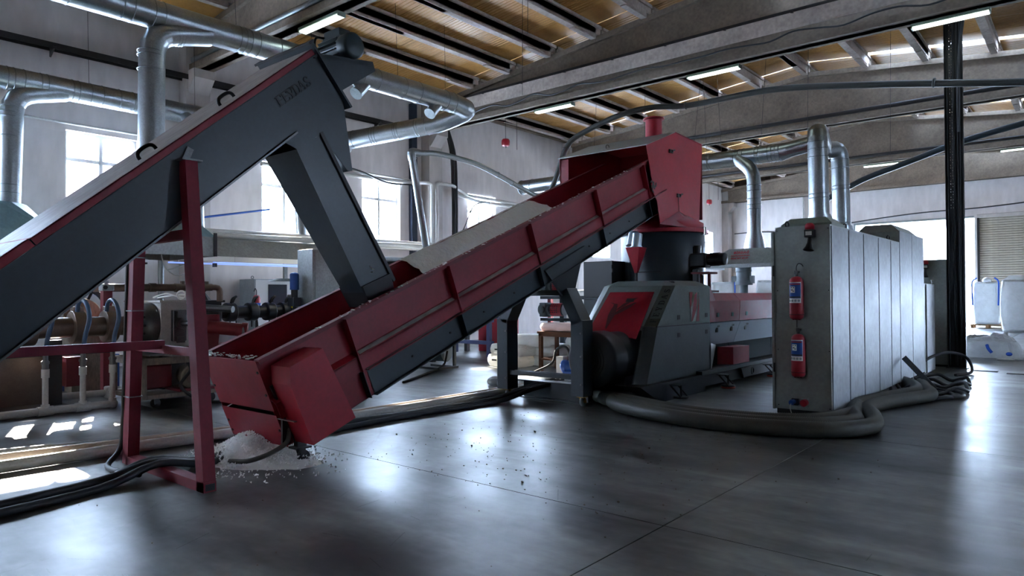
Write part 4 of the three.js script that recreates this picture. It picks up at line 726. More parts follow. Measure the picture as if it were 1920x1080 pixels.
// fire extinguishers hung one above the other
{
  const z = -7.7, x = -2.463;
  const t = thing('fire_extinguisher', 'red fire extinguisher with blue label on the cabinet, upper of two', 'extinguisher', [x, 1.09, z]);
  const y = 1.09;
  obj('cylinder', lathe([[0, 0.0], [0.05, 0.0], [0.066, 0.012], [0.072, 0.03], [0.073, 0.06], [0.072, 0.4], [0.066, 0.43], [0.045, 0.452], [0.018, 0.462], [0, 0.462]], [x, y, z], [0, 1, 0], 36), M.redBright, t);
  obj('collar', [lathe([[0.0745, 0.045], [0.0755, 0.05], [0.0745, 0.056]], [x, y, z], [0, 1, 0], 36), ...[-0.03, 0, 0.03].map((d) => bx(x + d - 0.01, x + d + 0.01, y - 0.01, y + 0.01, z - 0.02, z + 0.02, 0.004))], M.redDull, t);
  const arc = (a0, a1, h0, h1, R) => { const g = new THREE.CylinderGeometry(R, R, h1 - h0, 16, 1, true, a0, a1 - a0); return g.translate(x, y + (h0 + h1) / 2, z); };
  const lb = obj('label', [arc(-0.95, 0.95, 0.175, 0.4, 0.0742)], M.white, t, 'paper label with blue field');
  obj('blue_field', [arc(-0.9, 0.9, 0.225, 0.39, 0.0748)], M.blue, lb);
  obj('print_box', [arc(-0.62, 0.1, 0.285, 0.352, 0.0752)], M.white, lb);
  obj('print_mark', [arc(-0.5, -0.35, 0.335, 0.345, 0.0756), arc(-0.15, 0.0, 0.335, 0.345, 0.0756), arc(-0.5, -0.2, 0.31, 0.32, 0.0756), arc(-0.25, 0, 0.298, 0.306, 0.0756), arc(-0.85, 0.85, 0.23, 0.245, 0.0756)], M.stencil, lb);
  obj('round_symbol', [-0.72, -0.28, 0.16, 0.6].map((a) => rod([x + 0.0745 * Math.sin(a), y + 0.2, z + 0.0745 * Math.cos(a)], [x + 0.0757 * Math.sin(a), y + 0.2, z + 0.0757 * Math.cos(a)], 0.013, 14)), M.pvcGrey, lb);
  obj('red_line', [arc(-0.8, 0.8, 0.37, 0.383, 0.0756)], M.redBright, lb);
  const v = obj('valve', [rod([x, y + 0.455, z], [x, y + 0.5, z], 0.016, 14), bx(x - 0.018, x + 0.018, y + 0.485, y + 0.525, z - 0.014, z + 0.014, 0.004), rod([x + 0.015, y + 0.51, z], [x + 0.035, y + 0.51, z], 0.012, 10)], M.steel, t);
  obj('hang_wire', tube([[x, y + 0.52, z], [x, y + 0.57, z - 0.01], [x + 0.012, y + 0.6, z - 0.03], [x + 0.035, y + 0.595, z - 0.06], [x + 0.05, y + 0.57, z - 0.07]], 0.005, 6, 6), M.black, t);
  const c = copy(t, [x + 0.012, 0.47, z], 'red fire extinguisher with blue label on the cabinet, lower of two'); c.remove(c.children.find((o) => o.name === 'hang_wire'));
  single('hanging_link', 'short steel link between the two red extinguishers', 'link', [x, 1.03, z], [rod([x, 1.0, z], [x, 1.09, z], 0.007, 10)], M.steel);
}
// perforated black post with the cables inside it
{
  const t = thing('cable_post', 'tall black perforated steel post standing at the right', 'post', [-1.93, 0, -14.93]), y1 = 7.35;
  const w = 0.075;
  const strip = (x0, x1, z, xs) => { const n = 150; const holes = []; for (let k = 60; k < n; k++) for (const x of xs) if ((k * 7 + Math.round(x * 100)) % 3) holes.push([x, k * y1 / n]); const s = new THREE.Shape([new THREE.Vector2(x0, 0), new THREE.Vector2(x1, 0), new THREE.Vector2(x1, y1), new THREE.Vector2(x0, y1)]); for (const [x, y] of holes) { const p = new THREE.Path(); p.moveTo(x - 0.005, y - 0.008); p.lineTo(x - 0.005, y + 0.008); p.lineTo(x + 0.005, y + 0.008); p.lineTo(x + 0.005, y - 0.008); s.holes.push(p); } return new THREE.ExtrudeGeometry(s, { depth: 0.003, bevelEnabled: false }).translate(0, 0, z); };
  obj('perforated_tray', [strip(-2.07, -1.79, -14.96, [-2.0, -1.965]), bx(-2.073, -2.07, 0, y1, -14.96, -14.86), bx(-1.79, -1.787, 0, y1, -14.96, -14.86)], M.black, t);
  for (const [x, r] of [[-2.045, 0.014], [-1.95, 0.016], [-1.925, 0.012], [-1.87, 0.018], [-1.835, 0.02], [-1.81, 0.012]]) obj('cable', tube([[x, 0.05, -14.93], [x + rr(-0.01, 0.01), 1.5, -14.93], [x + rr(-0.01, 0.01), 3.2, -14.93], [x + rr(-0.01, 0.01), 5, -14.93], [x, y1, -14.93]], r, 4, 6), M.cable, t);
  obj('foot_plate', bx(-2.1, -1.76, 0, 0.01, -15.05, -14.83), M.steelDark, t);
}
single('hanging_cable', 'loose black cable bulging out of the post near the roof', 'cable', [-1.7, 5.5, -14.7], tube([[-1.85, 4.3, -14.85], [-1.84, 5.2, -14.82], [-1.8, 5.9, -14.75], [-1.72, 6.4, -14.7], [-1.6, 6.9, -14.6], [-1.45, 7.3, -14.5]], 0.025, 6, 8), M.cable);
{
  single('steel_prop', 'grey flat steel bar leaning on the side of the tall cabinet', 'bar', [-1.9, 0.2, -11.0], bar([-1.705, 0.03, -11.12], [-2.1, 0.45, -11.2], 0.012, 0.075, [0.6, 0.6, 0]), M.steel);
}

// ================================================================ VENTILATION DUCTS
{
  const t = thing('ventilation_duct', 'big galvanised duct running under the roof behind the black conveyor, ending in a return bend', 'duct', [-11.2, 5.6, -6]);
  const x = -11.2, y = 5.8, r = 0.222;
  obj('main_run', [sweep([[x, y, 1.5], [x, y, -11.25]], r, 32)], M.galv, t);
  obj('bead', [...beads([x, y, 0], [x, y, -10], r, [0.1, 0.3, 0.345, 0.415, 0.43, 0.46, 0.475, 0.6, 0.61, 0.62, 0.635, 0.675, 0.72, 0.79, 0.86, 0.90, 0.97].map((v) => v)), ...beads([x, y, -10], [x, y, -11.25], r, [0.1, 0.75, 0.95])], M.galvBead, t);
  const elbow = bend([[x, y, -11.2], [x - 0.02, y - 0.04, -11.85], [x - 0.75, y - 0.27, -11.6], [-14.35, 5.3, -10.62]], 0.3, 4);
  obj('return_bend', [sweep(elbow, r - 0.004, 32)], M.galv, t);
  obj('bead', [...beads(elbow[elbow.length - 2], elbow[elbow.length - 1], r - 0.004, [0.03, 0.12, 0.15, 0.35, 0.38, 0.4, 0.62, 0.65, 0.68, 0.9])], M.galvBead, t);
  // branch with the vertical drop to the hood
  obj('drop', [sweep(bend([[x + 0.02, 5.72, -5.5], [x, 5.5, -4.62], [x, 2.9, -4.6]], 0.34, 4), 0.19, 32)], M.galv, t);
  obj('bead', [...beads([x, 5.2, -4.6], [x, 3, -4.6], 0.19, [0.0, 0.03, 0.13, 0.72, 0.76, 0.8]), ...beads([x, 5.72, -5.5], [x, 5.5, -4.62], 0.19, [0.52, 0.57, 0.62])], M.galvBead, t);
  for (const z of [-8.85, -10.85]) {
    const b = obj('stub', [sweep([[x, y - 0.02, z], [x + 0.02, y - 0.38, z + 0.34]], 0.125, 28)], M.galv, t);
    obj('stub_cap', [sweep([[x + 0.02, y - 0.378, z + 0.338], [x + 0.022, y - 0.40, z + 0.36]], 0.132, 28)], M.galvDull, b);
  }
  for (const z of [-0.5, -4.0, -6.0, -7.5, -9.6, -11.0]) obj('suspension_wire', rod([x, y + r, z], [x + rr(-0.1, 0.1), roofY(x) - 0.03, z + rr(-0.1, 0.1)], 0.004, 6), M.steelDark, t);
}
{
  const t = thing('ventilation_duct', 'lower galvanised duct running along the window wall at left', 'duct', [-14.4, 5, -5]);
  const x = -14.4, y = 5.2, r = 0.2;
  obj('main_run', [sweep([[x, y, 1.5], [x, y, -10.7]], r, 32)], M.galv, t);
  obj('bead', beads([x, y, 0], [x, y, -10], r, [0.1, 0.3, 0.35, 0.36, 0.375, 0.40, 0.41, 0.45, 0.46, 0.48, 0.5, 0.53, 0.555, 0.7]), M.galvBead, t);
  obj('drop', [sweep(bend([[x, y - 0.05, -4.4], [x, 4.93, -3.6], [x, 2.95, -3.55]], 0.32, 4), 0.175, 28)], M.galv, t);
  obj('bead', [...beads([x, 4.7, -3.55], [x, 3, -3.55], 0.175, [0, 0.06, 0.1, 0.3, 0.8, 0.88])], M.galvBead, t);
  obj('drop', [sweep(bend([[x, y - 0.05, -6.6], [-13.6, 4.75, -6.4], [-13.4, 2.4, -6.4]], 0.3, 4), 0.12, 24)], M.galv, t);
  obj('drop', [sweep(bend([[x, y - 0.05, -9.2], [-13.6, 4.75, -8.7], [-13.4, 2.4, -8.72]], 0.3, 4), 0.11, 24)], M.galv, t);
  for (const z of [-1, -3.4, -4.8, -6.8, -9]) obj('suspension_wire', [rod([x, y + r, z], [x + 0.05, roofY(x) - 0.03, z + 0.05], 0.004, 6)], M.steelDark, t);
}
function hood(name, label, x0, x1, z0, z1, yb, yl, yt, tx, tz, tr, m, lipM) {
  const t = thing(name, label, 'hood', [(x0 + x1) / 2, yb, (z0 + z1) / 2]);
  obj('canopy', [hull([[x0, yl, z0], [x1, yl, z0], [x0, yl, z1], [x1, yl, z1], ...Array.from({ length: 16 }, (_, i) => [tx + tr * Math.cos(i / 16 * 6.2832), yt, tz + tr * Math.sin(i / 16 * 6.2832)])])], m, t);
  obj('lip', [bx(x0, x1, yb, yl, z0 - 0.004, z0 + 0.004), bx(x0, x1, yb, yl, z1 - 0.004, z1 + 0.004), bx(x0 - 0.004, x0 + 0.004, yb, yl, z1, z0), bx(x1 - 0.004, x1 + 0.004, yb, yl, z1, z0)], lipM ?? m, t);
  return t;
}
const hoodBlue = std(0x6f8f9b, 0.4, 0.1, { map: rep(dirtMap, 0.6) });
hood('extraction_hood', 'blue-grey sheet hood at the left edge under the window wall duct', -14.85, -13.4, -2.0, -3.95, 2.2, 2.5, 2.97, -14.2, -3.2, 0.55, hoodBlue);
{
  const t = hood('extraction_hood', 'blue-grey pyramid hood at the end of the big vertical duct', -12.0, -10.4, -3.75, -5.24, 2.0, 2.3, 2.95, -11.2, -4.6, 0.24, hoodBlue, M.sheetGrey);
  obj('corner_flange', bx(-10.4, -10.38, 2.0, 2.36, -5.25, -5.2), M.steelDark, t);
}
{
  const t = thing('extraction_hood', 'long grey canopy hood with blue light strips underneath, behind the red frame', 'hood', [-12.9, 2.05, -7]);
  obj('canopy', [prism('z', [[-12.3, 2.12], [-12.75, 2.5], [-13.6, 2.5], [-14.0, 2.12], [-13.98, 2.12], [-13.58, 2.48], [-12.77, 2.48], [-12.33, 2.12]], -9.2, -4.9)], M.sheetGrey, t);
  obj('lip', [bx(-12.31, -12.29, 2.03, 2.125, -6.55, -4.9), bx(-12.31, -12.29, 2.03, 2.125, -9.2, -6.56), bx(-13.9, -12.3, 2.03, 2.125, -4.91, -4.9)], M.white, t);
  obj('light_strip', [bx(-12.42, -12.36, 2.0, 2.025, -9.1, -6.2)], M.ledBlue, t);
  obj('light_strip', [bx(-12.9, -12.84, 2.0, 2.025, -9.1, -5.6)], M.ledBlue, t);
  obj('frame', [bx(-12.44, -12.34, 1.93, 2.0, -6.24, -6.2), bx(-14, -12.3, 1.94, 1.97, -9.2, -9.16), bx(-14, -12.3, 1.94, 1.97, -5.0, -4.96)], M.steelDark, t);
  const l = new THREE.RectAreaLight(0x9db4ff, 0.35, 3.4, 0.1); l.position.set(-12.6, 1.985, -7.4); l.rotation.set(-Math.PI / 2, 0, Math.PI / 2); scene.add(l);
}
{ // right-hand duct run with its drops
  const t = thing('ventilation_duct', 'galvanised duct behind the silo with two tall drops over the grey cabinets', 'duct', [-8, 3, -15.2]);
  const y = 4.45, z = -15.2, r = 0.19;
  obj('main_run', [sweep([[-12.4, y, z], [-5.15, y, z]], r, 30)], M.galv, t);
  obj('reducer', [sweep([[-5.15, y, z], [-4.95, y + 0.03, z], [-4.3, y + 0.12, z]], [r, 0.165, 0.165], 30)], M.galv, t);
  obj('bead', [...beads([-7, y, z], [-5, y, z], r, [0.04, 0.1, 0.13, 0.42, 0.47, 0.52, 0.66, 0.7, 0.8, 0.84, 0.88, 0.92]), ring([-12.4, y, z], [1, 0, 0], r + 0.005, 0.012), ring([-12.0, y, z], [1, 0, 0], r, 0.01), ring([-9.6, y, z], [1, 0, 0], r, 0.01)], M.galvBead, t);
  obj('drop', [sweep(bend([[-4.35, y + 0.12, z - 0.05], [-4.2, 4.68, -14.5], [-4.17, 2.0, -14.5]], 0.32, 5), 0.188, 30)], M.galv, t);
  obj('drop', [sweep(bend([[-4.6, y + 0.1, -16.2], [-4.36, 4.66, -16.7], [-4.32, 2.0, -16.7]], 0.3, 5), 0.185, 30)], M.galv, t);
  obj('link', [sweep(bend([[-4.4, y + 0.2, -15.1], [-4.45, y + 0.22, -15.8], [-4.6, y + 0.1, -16.3]], 0.2, 4), 0.165, 26)], M.galv, t);
  obj('bead', [...beads([-4.2, 4.4, -14.5], [-4.17, 2.4, -14.5], 0.188, [0, 0.07, 0.15, 0.52, 0.56, 0.85, 0.89, 0.93]), ...beads([-4.36, 4.4, -16.7], [-4.32, 2.4, -16.7], 0.185, [0, 0.1, 0.3, 0.34, 0.72, 0.76, 0.86])], M.galvBead, t);
  obj('skirt', [sweep([[-4.17, 2.95, -14.5], [-4.17, 2.6, -14.5]], [0.2, 0.33], 28)], M.galv, t);
  obj('skirt', [sweep([[-4.32, 2.9, -16.7], [-4.32, 2.55, -16.7]], [0.2, 0.3], 28)], M.galv, t);
  obj('drop', [sweep(bend([[-6.1, y - 0.02, z + 0.05], [-5.66, 4.05, -14.95], [-5.64, 2.5, -14.9]], 0.24, 4), 0.145, 28)], M.galv, t);
  obj('bead', [...beads([-5.65, 3.75, -14.92], [-5.64, 2.5, -14.9], 0.145, [0, 0.1, 0.24, 0.34, 0.42, 0.86])], M.galvBead, t);
  obj('skirt', [sweep([[-5.64, 2.72, -14.9], [-5.64, 2.52, -14.9], [-5.64, 2.42, -14.9], [-5.64, 2.36, -14.9]], [0.15, 0.2, 0.22, 0.22], 28)], M.galv, t);
  for (const [x, zz] of [[-10, z], [-7.2, z], [-6.5, z], [-5.6, z], [-4.6, z], [-6.9, z - 0.1]]) obj('suspension_wire', rod([x, y + r - 0.02, zz], [x + rr(-0.3, 0.3), roofY(x) - 0.1, zz + rr(-0.4, 0.4)], 0.0045, 6), M.steelDark, t);
}
{ // hood with the painted firm name
  const t = thing('extraction_hood', 'grey sheet hood with red painted lettering behind the extruder', 'hood', [-5.65, 1.95, -14.9]);
  const zf = -14.35, zb = -15.6;
  obj('canopy', [hull([[-6.62, 2.02, zf], [-4.65, 2.02, zf], [-6.62, 2.02, zb], [-4.65, 2.02, zb], [-6.1, 2.36, zf - 0.28], [-5.25, 2.36, zf - 0.28], [-6.1, 2.36, zb + 0.3], [-5.25, 2.36, zb + 0.3]])], M.galvDull, t);
  obj('lip', [bx(-6.62, -4.65, 1.94, 2.02, zf - 0.004, zf + 0.004), bx(-6.626, -6.618, 1.94, 2.02, zb, zf), bx(-4.654, -4.646, 1.94, 2.02, zb, zf)], M.galvDull, t);
  obj('light_strip', bx(-6.5, -4.8, 1.955, 1.985, zf - 0.16, zf - 0.1), M.ledWhite, t);
  const up = V(0, 0.34, -0.28).normalize(), n = V(0, 0.28, 0.34).normalize();
  const p = (h) => V(-5.8, 2.02, zf).addScaledVector(up, h).addScaledVector(n, 0.003);
  obj('lettering', [lay(letters('BİRDAĞ', 0.066, 0.003), p(0.29), [1, 0, 0], up), lay(letters('HAVALANDIRMA', 0.037, 0.003), p(0.215), [1, 0, 0], up), lay(letters('0542 961 69 67', 0.04, 0.003), p(0.14), [1, 0, 0], up)], M.redBright, t, 'red painted lettering');
  const l = new THREE.RectAreaLight(0xd9e8ff, 0.35, 1.6, 0.1); l.position.set(-5.65, 1.94, zf - 0.13); l.lookAt(-5.65, 0, zf - 0.13); scene.add(l);
}

// ================================================================ PIPES AND CABLES ALOFT
single('steel_pipe', 'galvanised pipe bowed like an arch before the window wall, above the red trough', 'pipe', [-11, 3.5, -11], [sweep([[-11.0, 2.2, -10.25], [-11.0, 4.36, -9.8]], 0.075, 16), tube([[-11, 4.42, -9.92], [-11, 4.5, -10.5], [-11, 4.5, -11.04], [-11, 4.45, -11.8], [-11, 4.3, -12.55], [-11, 4.05, -13.6], [-11, 3.9, -14.3], [-11, 3.7, -15]], 0.06, 8, 14), sweep(bend([[-11, 4.26, -9.82], [-11, 4.43, -9.78], [-11, 4.43, -10.0]], 0.1, 3), 0.088, 16), ring([-11, 4.3, -12.55], [0, 0.25, 1], 0.062, 0.014, 16), ring([-11, 4.16, -13.1], [0, 0.4, 1], 0.062, 0.014, 16)], M.galv);
single('vacuum_pipe', 'long dark pipe rising behind the silo hood and crossing under the roof to the right', 'pipe', [-6, 5, -12.7], [tube([[-9.6, 3.3, -12.5], [-9.25, 3.94, -12.5], [-8.95, 4.6, -12.5], [-8.8, 4.78, -12.5], [-8.38, 4.94, -12.5], [-7.5, 5.14, -12.5], [-6.9, 5.22, -12.7], [-6.3, 5.21, -13], [-4.54, 5.19, -13], [-2.74, 4.92, -13], [-0.78, 4.56, -13], [1.5, 4.2, -13]], 0.058, 8, 14), ring([-8.93, 4.64, -12.5], [0.2, 1, 0], 0.062, 0.012, 16), ring([-6.3, 5.21, -13], [1, 0, 0], 0.062, 0.014, 16), ring([-1.95, 4.79, -13], [1, -0.18, 0], 0.064, 0.022, 16)], std(0x3c423f, 0.5, 0, { map: rep(dirtMap, 1) }));
single('vacuum_pipe', 'dark pipe sagging from the drop ducts up to the right edge, before the far wall', 'pipe', [-3, 4.6, -20], tube([[-5.6, 3.95, -20], [-5.0, 4.24, -20], [-4.6, 4.42, -20], [-3.75, 4.68, -20], [-2.47, 5.07, -20], [-1.2, 5.33, -20], [0.5, 5.6, -20]], 0.075, 8, 14), M.graphite);
{
  for (const [p, label] of [[[-13, 5.82, -15.2], 'red hanging powder extinguisher before the window wall, left of the silo hood'], [[-13, 5.5, -29.05], 'red hanging powder extinguisher far off, just right of the red hood']]) {
    const t = thing('hanging_extinguisher', label, 'extinguisher', p);
    obj('vessel', lathe([[0, -0.1], [0.09, -0.1], [0.118, -0.07], [0.122, 0], [0.118, 0.06], [0.09, 0.1], [0.03, 0.105], [0, 0.105]], p, [0, 1, 0], 24), M.redBright, t);
    obj('nozzle', rod([p[0], p[1] - 0.1, p[2]], [p[0], p[1] - 0.16, p[2]], 0.018), M.steelDark, t);
    obj('chain', [rod([p[0], p[1] + 0.1, p[2]], [p[0] - 0.02, roofY(p[0]) + 0.02, p[2]], 0.007, 6)], M.steelDark, t);
    single('hanging_wire', 'thin wire hanging beside the red powder extinguisher ' + (p[2] > -20 ? 'left of the silo hood' : 'right of the red hood'), 'wire', [p[0] + 0.4, 5.8, p[2]], rod([p[0] + 0.42, 5.55, p[2]], [p[0] + 0.42, roofY(p[0] + 0.42) + 0.02, p[2]], 0.008, 6), M.steelDark);
  }
}
// cable tray on brackets along the near face of the second girder, and on the window wall
function tray(label, p, q, up, out, brackets) {
  const t = thing('cable_tray', label, 'tray', p), P = A(p), Q = A(q), o = A(out);
  obj('channel', [bar(P, Q, 0.2, 0.01, up), bar(P.clone().addScaledVector(o, 0.1), Q.clone().addScaledVector(o, 0.1), 0.006, 0.11, up), bar(P.clone().addScaledVector(o, -0.1), Q.clone().addScaledVector(o, -0.1), 0.006, 0.11, up)], M.steelDark, t);
  const n = brackets; for (let k = 0; k < n; k++) { const c = P.clone().lerp(Q, (k + 0.5) / n); obj('bracket', [bar(c.clone().addScaledVector(o, -0.14).add(V(0, -0.015, 0)), c.clone().addScaledVector(o, 0.14).add(V(0, -0.015, 0)), 0.05, 0.02), hull([c.clone().addScaledVector(o, -0.14).add(V(0.02, -0.02, 0.02)), c.clone().addScaledVector(o, -0.14).add(V(-0.02, -0.02, -0.02)), c.clone().addScaledVector(o, -0.14).add(V(0.02, -0.16, 0.02)), c.clone().addScaledVector(o, -0.14).add(V(-0.02, -0.16, -0.02)), c.clone().addScaledVector(o, 0.12).add(V(0.02, -0.02, 0.02)), c.clone().addScaledVector(o, 0.12).add(V(-0.02, -0.02, -0.02))])], M.steelDark, t); }
  return t;
}
{
  const t = tray('grey cable tray along the face of the second concrete girder', [-14.4, 6.78, -13.68], [3, 6.78, -13.68], [0, 1, 0], [0, 0, 1], 13);
  obj('cover', [prism('x', [[-13.6, 6.46], [-13.58, 6.77], [-13.57, 6.77], [-13.585, 6.46]], -14.4, 3)], M.joist, t);
  single('cable', 'sagging black cable under the tray of the second concrete girder', 'cable', [-6, 6.4, -13.6], tube(Array.from({ length: 36 }, (_, i) => [-13.8 + i * 0.45, 6.4 - 0.09 * Math.abs(Math.sin(i * 0.9)) + 0.03 * Math.sin(i * 2.1), -13.56]), 0.018, 4, 6), M.cable);
}
tray('perforated cable tray on brackets high on the window wall at left', [-14.75, 6.02, -0.5], [-14.75, 6.1, -13.2], [0, 1, 0], [1, 0, 0], 5);
for (const z of [-6.86, -20.68, -27.68]) single('conduit', ({ '-6.86': 'pipe conduit along the nearest concrete girder above the strip lamp', '-20.68': 'dark conduit along the foot of the third concrete girder', '-27.68': 'dark conduit along the foot of the farthest full girder' })[z], 'conduit', [-6, 6.5, z], [rod([-14.6, 6.42, z], [3, 6.42, z], 0.06, 10)], z > -10 ? M.galvDull : M.steelDark);
// service runs on the window wall
single('conduit', 'thin pale conduit along the window heads on the left wall', 'conduit', [-14.9, 4.7, -6], rod([-14.93, 4.72, 1], [-14.93, 4.7, -13.4], 0.024, 8), M.pvc);
{
  const w = (a, d) => tube(bend([[-14.85, a, -15.2], [-14.85, a, -13.75], [-14.6, a, -13.6], [-14.58, a, -14.3 + d], [-14.58, 1.0, -14.35 + d]], 0.1, 3), 0.05, 3, 10);
  single('water_pipe', 'white plastic pipe stepping round the wall pier, left of the pair', 'pipe', [-14.7, 3, -14], sweep(bend([[-14.9, 4.5, -8.6], [-14.9, 4.62, -13.2], [-14.55, 4.62, -13.55], [-14.55, 4.62, -13.72], [-14.55, 1.0, -13.72]], 0.1, 3), 0.05, 12), M.pvc);
  single('water_pipe', 'white plastic pipe running on past the wall pier, right of the pair', 'pipe', [-14.7, 3, -14], sweep(bend([[-14.55, 1.0, -13.93], [-14.55, 4.66, -13.93], [-14.5, 4.66, -14.5], [-14.9, 4.5, -15.6], [-14.9, 4.45, -21]], 0.1, 3), 0.05, 12), M.pvc);
  single('water_pipe', 'second white pipe below the first along the wall right of the pier', 'pipe', [-14.7, 4.4, -17], sweep(bend([[-14.75, 4.46, -14.9], [-14.85, 4.36, -16], [-14.85, 4.34, -21]], 0.1, 3), 0.05, 12), M.pvc);
}
{
  const t = thing('cable_riser', 'dark blue cable channel up the wall left of the pier', 'riser', [-14.9, 0.5, -13.3]);
  obj('channel', bx(-14.99, -14.86, 0.5, 6.9, -13.45, -13.25), std(0x1f2b3d, 0.5), t);
}
{ const t = thing('cable_bundle', 'bundle of black cables down the wall right of the pier', 'cables', [-14.6, 0.5, -14.4]); [[0, 0], [0.05, 0.03], [0.02, 0.08], [0.08, 0.1]].forEach(([a, b]) => obj('cable', tube([[-14.6 + a, 0.6, -14.62 - b], [-14.58 + a, 2.5, -14.6 - b], [-14.62 + a, 4.4, -14.64 - b], [-14.55 + a, 5.6, -14.5 - b], [-14.5 + a, 6.5, -14.2], [-14.0 + a, 6.7, -13.8]], 0.03, 6, 8), M.cable, t)); }
single('wall_sign', 'plain red panel fixed low on the wall pier', 'sign', [-14.62, 2.5, -14], bx(-14.66, -14.645, 2.2, 2.86, -14.22, -13.8), std(0xc2334a, 0.5));
single('cable', 'thin black cable sagging along the wall before the second window pair', 'cable', [-14.8, 4.5, -10], tube([[-14.85, 4.75, -7.3], [-14.8, 4.66, -9.5], [-14.82, 4.72, -11.2], [-14.8, 4.5, -12.3], [-14.85, 4.56, -13.2]], 0.025, 8, 6), M.cable);
single('cable', 'thin dark cable sagging from the wall bundle toward the third window', 'cable', [-14.5, 3.8, -15], tube([[-14.4, 3.2, -14.75], [-14.45, 3.5, -15.0], [-14.5, 4.1, -15.4], [-14.6, 4.3, -15.9], [-14.8, 4.36, -16.5]], 0.018, 8, 6), M.cable);
single('cable', 'dark cable along the far wall above the open gate', 'cable', [-8, 4.9, -35.5], tube([[-14.5, 4.6, -35.5], [-13.3, 4.62, -35.5], [-11, 4.5, -35.5], [-9, 4.75, -35.5], [-6, 5.0, -35.5], [-3.5, 5.05, -35.5], [0, 5.3, -35.5]], 0.03, 8, 6), M.cable);
single('conduit', 'pale conduit along the top of the far wall', 'conduit', [-6, 6.5, -35.4], rod([-9.1, 6.42, -35.4], [1, 6.62, -35.4], 0.055, 10), M.pvc);
single('conduit', 'white square conduit frame on the far wall behind the drop ducts', 'conduit', [-11, 5, -35.5], [rod([-11.0, 3.6, -35.5], [-11.0, 6.25, -35.5], 0.05, 8), rod([-11.0, 6.25, -35.5], [-9.6, 6.28, -35.5], 0.05, 8)], M.pvc);
[[-7.6, -9.5, 6.0], [-8.3, -10.2, 5.2], [-12.4, -2.6, 5.0], [-12.7, -1.7, 5.6], [-9.2, -16.5, 4.4], [-7.0, -24, 4.2], [-3.6, -18, 4.6]].forEach(([x, z, y], i) => single('hanging_wire', ['thin wire hanging from the roof above the trough', 'thin wire hanging over the middle of the red trough', 'thin wire hanging in front of the left wall, longer one', 'thin wire hanging at the left edge, short and dark', 'thin wire hanging behind the silo hood', 'thin wire hanging between the drop ducts and the gear motor', 'thin wire hanging between the tall drop duct and the black post'][i], 'wire', [x, y, z], rod([x, y, z], [x + 0.05, roofY(x) + 0.02, z + 0.03], 0.0045, 6), M.steelDark));

// ================================================================ ON THE FLOOR: pipes, cables, hoses, plastic
const onFloor = (pts, r) => pts.map(([x, z, y = 0]) => V(x, r + 0.002 + y, z));
single('floor_pipe', 'white plastic pipe on the floor, nearest to the red frame', 'pipe', [-6.3, 0, -3], tube(onFloor([[-6.55, 1.2], [-6.52, -1.5], [-6.4, -3.2], [-6.24, -4.5], [-6.2, -7.05], [-6.3, -8.2]], 0.05), 0.05, 6, 14), M.pvc);
single('floor_pipe', 'white plastic pipe on the floor with orange dust, middle of three', 'pipe', [-6.6, 0, -3], tube(onFloor([[-7.3, 1.2], [-6.9, -1.5], [-6.6, -3.2], [-6.42, -4.6], [-6.36, -7.05], [-6.45, -8.2]], 0.045), 0.045, 6, 14), std(0xd6c2ae, 0.4, 0, { map: rep(stainMap, 0.6) }));
single('floor_pipe', 'thin white plastic pipe on the floor, farthest of the group', 'pipe', [-6.8, 0, -3], tube(onFloor([[-7.9, 1.2], [-7.25, -1.7], [-6.75, -3.3], [-6.58, -4.8], [-6.52, -7.05], [-6.6, -8.2]], 0.03), 0.03, 6, 12), M.pvcGrey);
single('floor_cable', 'thin grey cable running along between the white floor pipes', 'cable', [-6.7, 0, -3], tube(onFloor([[-7.7, 1.2], [-7.1, -1.7], [-6.68, -3.4], [-6.5, -4.8], [-6.45, -7.05], [-6.5, -8.2]], 0.012), 0.012, 6, 8), M.pvcGrey);
[0, 1, 2].forEach((k) => { const d = k * 0.075 - 0.075, b = k === 1 ? 0.03 : 0; single('power_cable', ['thick black cable across the floor before the red frame, outer one of three', 'thick black cable across the floor before the red frame, middle one lying on top', 'thick black cable across the floor before the red frame, inner one of three'][k], 'cable', [-5.5, 0, -3], tube(onFloor([[-5.0 - d, 0.6], [-5.22 - d, -0.6], [-5.28 - d * 1.1, -1.3, b], [-5.42 - d, -1.9, b], [-5.5 - d, -2.3, 0.075], [-5.48 - d, -2.6, 0.02], [-5.62 - d, -3.0, b], [-5.85 - d, -3.7], [-5.92 - d, -4.4, b], [-5.92 - d, -5.6], [-5.84 - d, -6.6, b], [-5.68 - d, -7.1, 0.12], [-5.5 - d, -7.5, 0.2]], 0.03), 0.03, 8, 10), M.cable); });
single('power_cable', 'dark cable curling from the conveyor drive into the plastic flakes', 'cable', [-5.1, 0.1, -3], tube([[-5.0, 0.3, -3.12], [-4.98, 0.2, -3.1], [-5.02, 0.12, -2.98], [-5.15, 0.06, -2.85], [-5.3, 0.05, -2.78]], 0.02, 8, 8), M.hose);
function ribbed(pts, r, pitch = 0.022) {
  const c = new THREE.CatmullRomCurve3(pts.map(A), false, 'centripetal'), L = c.getLength(), n = Math.round(L / pitch) * 2, P = [], R = [];
  for (let i = 0; i <= n; i++) { P.push(c.getPointAt(i / n)); R.push(r * (i % 2 ? 1 : 0.94)); }
  return sweep(P, R, 18, true);
}
const hr = 0.08;
single('flexible_hose', 'thick grey ribbed hose on the floor, outermost of the three', 'hose', [-3, 0, -7], ribbed(onFloor([[-4.5, -7.75], [-4.52, -7.3], [-4.3, -7.0], [-3.3, -6.62], [-2.5, -6.66], [-1.9, -6.92], [-1.67, -7.35], [-1.78, -7.95], [-1.95, -8.45], [-1.9, -9.0], [-1.72, -9.6], [-1.6, -10.1], [-1.75, -10.7], [-1.9, -11.3]], hr), hr), M.hose);
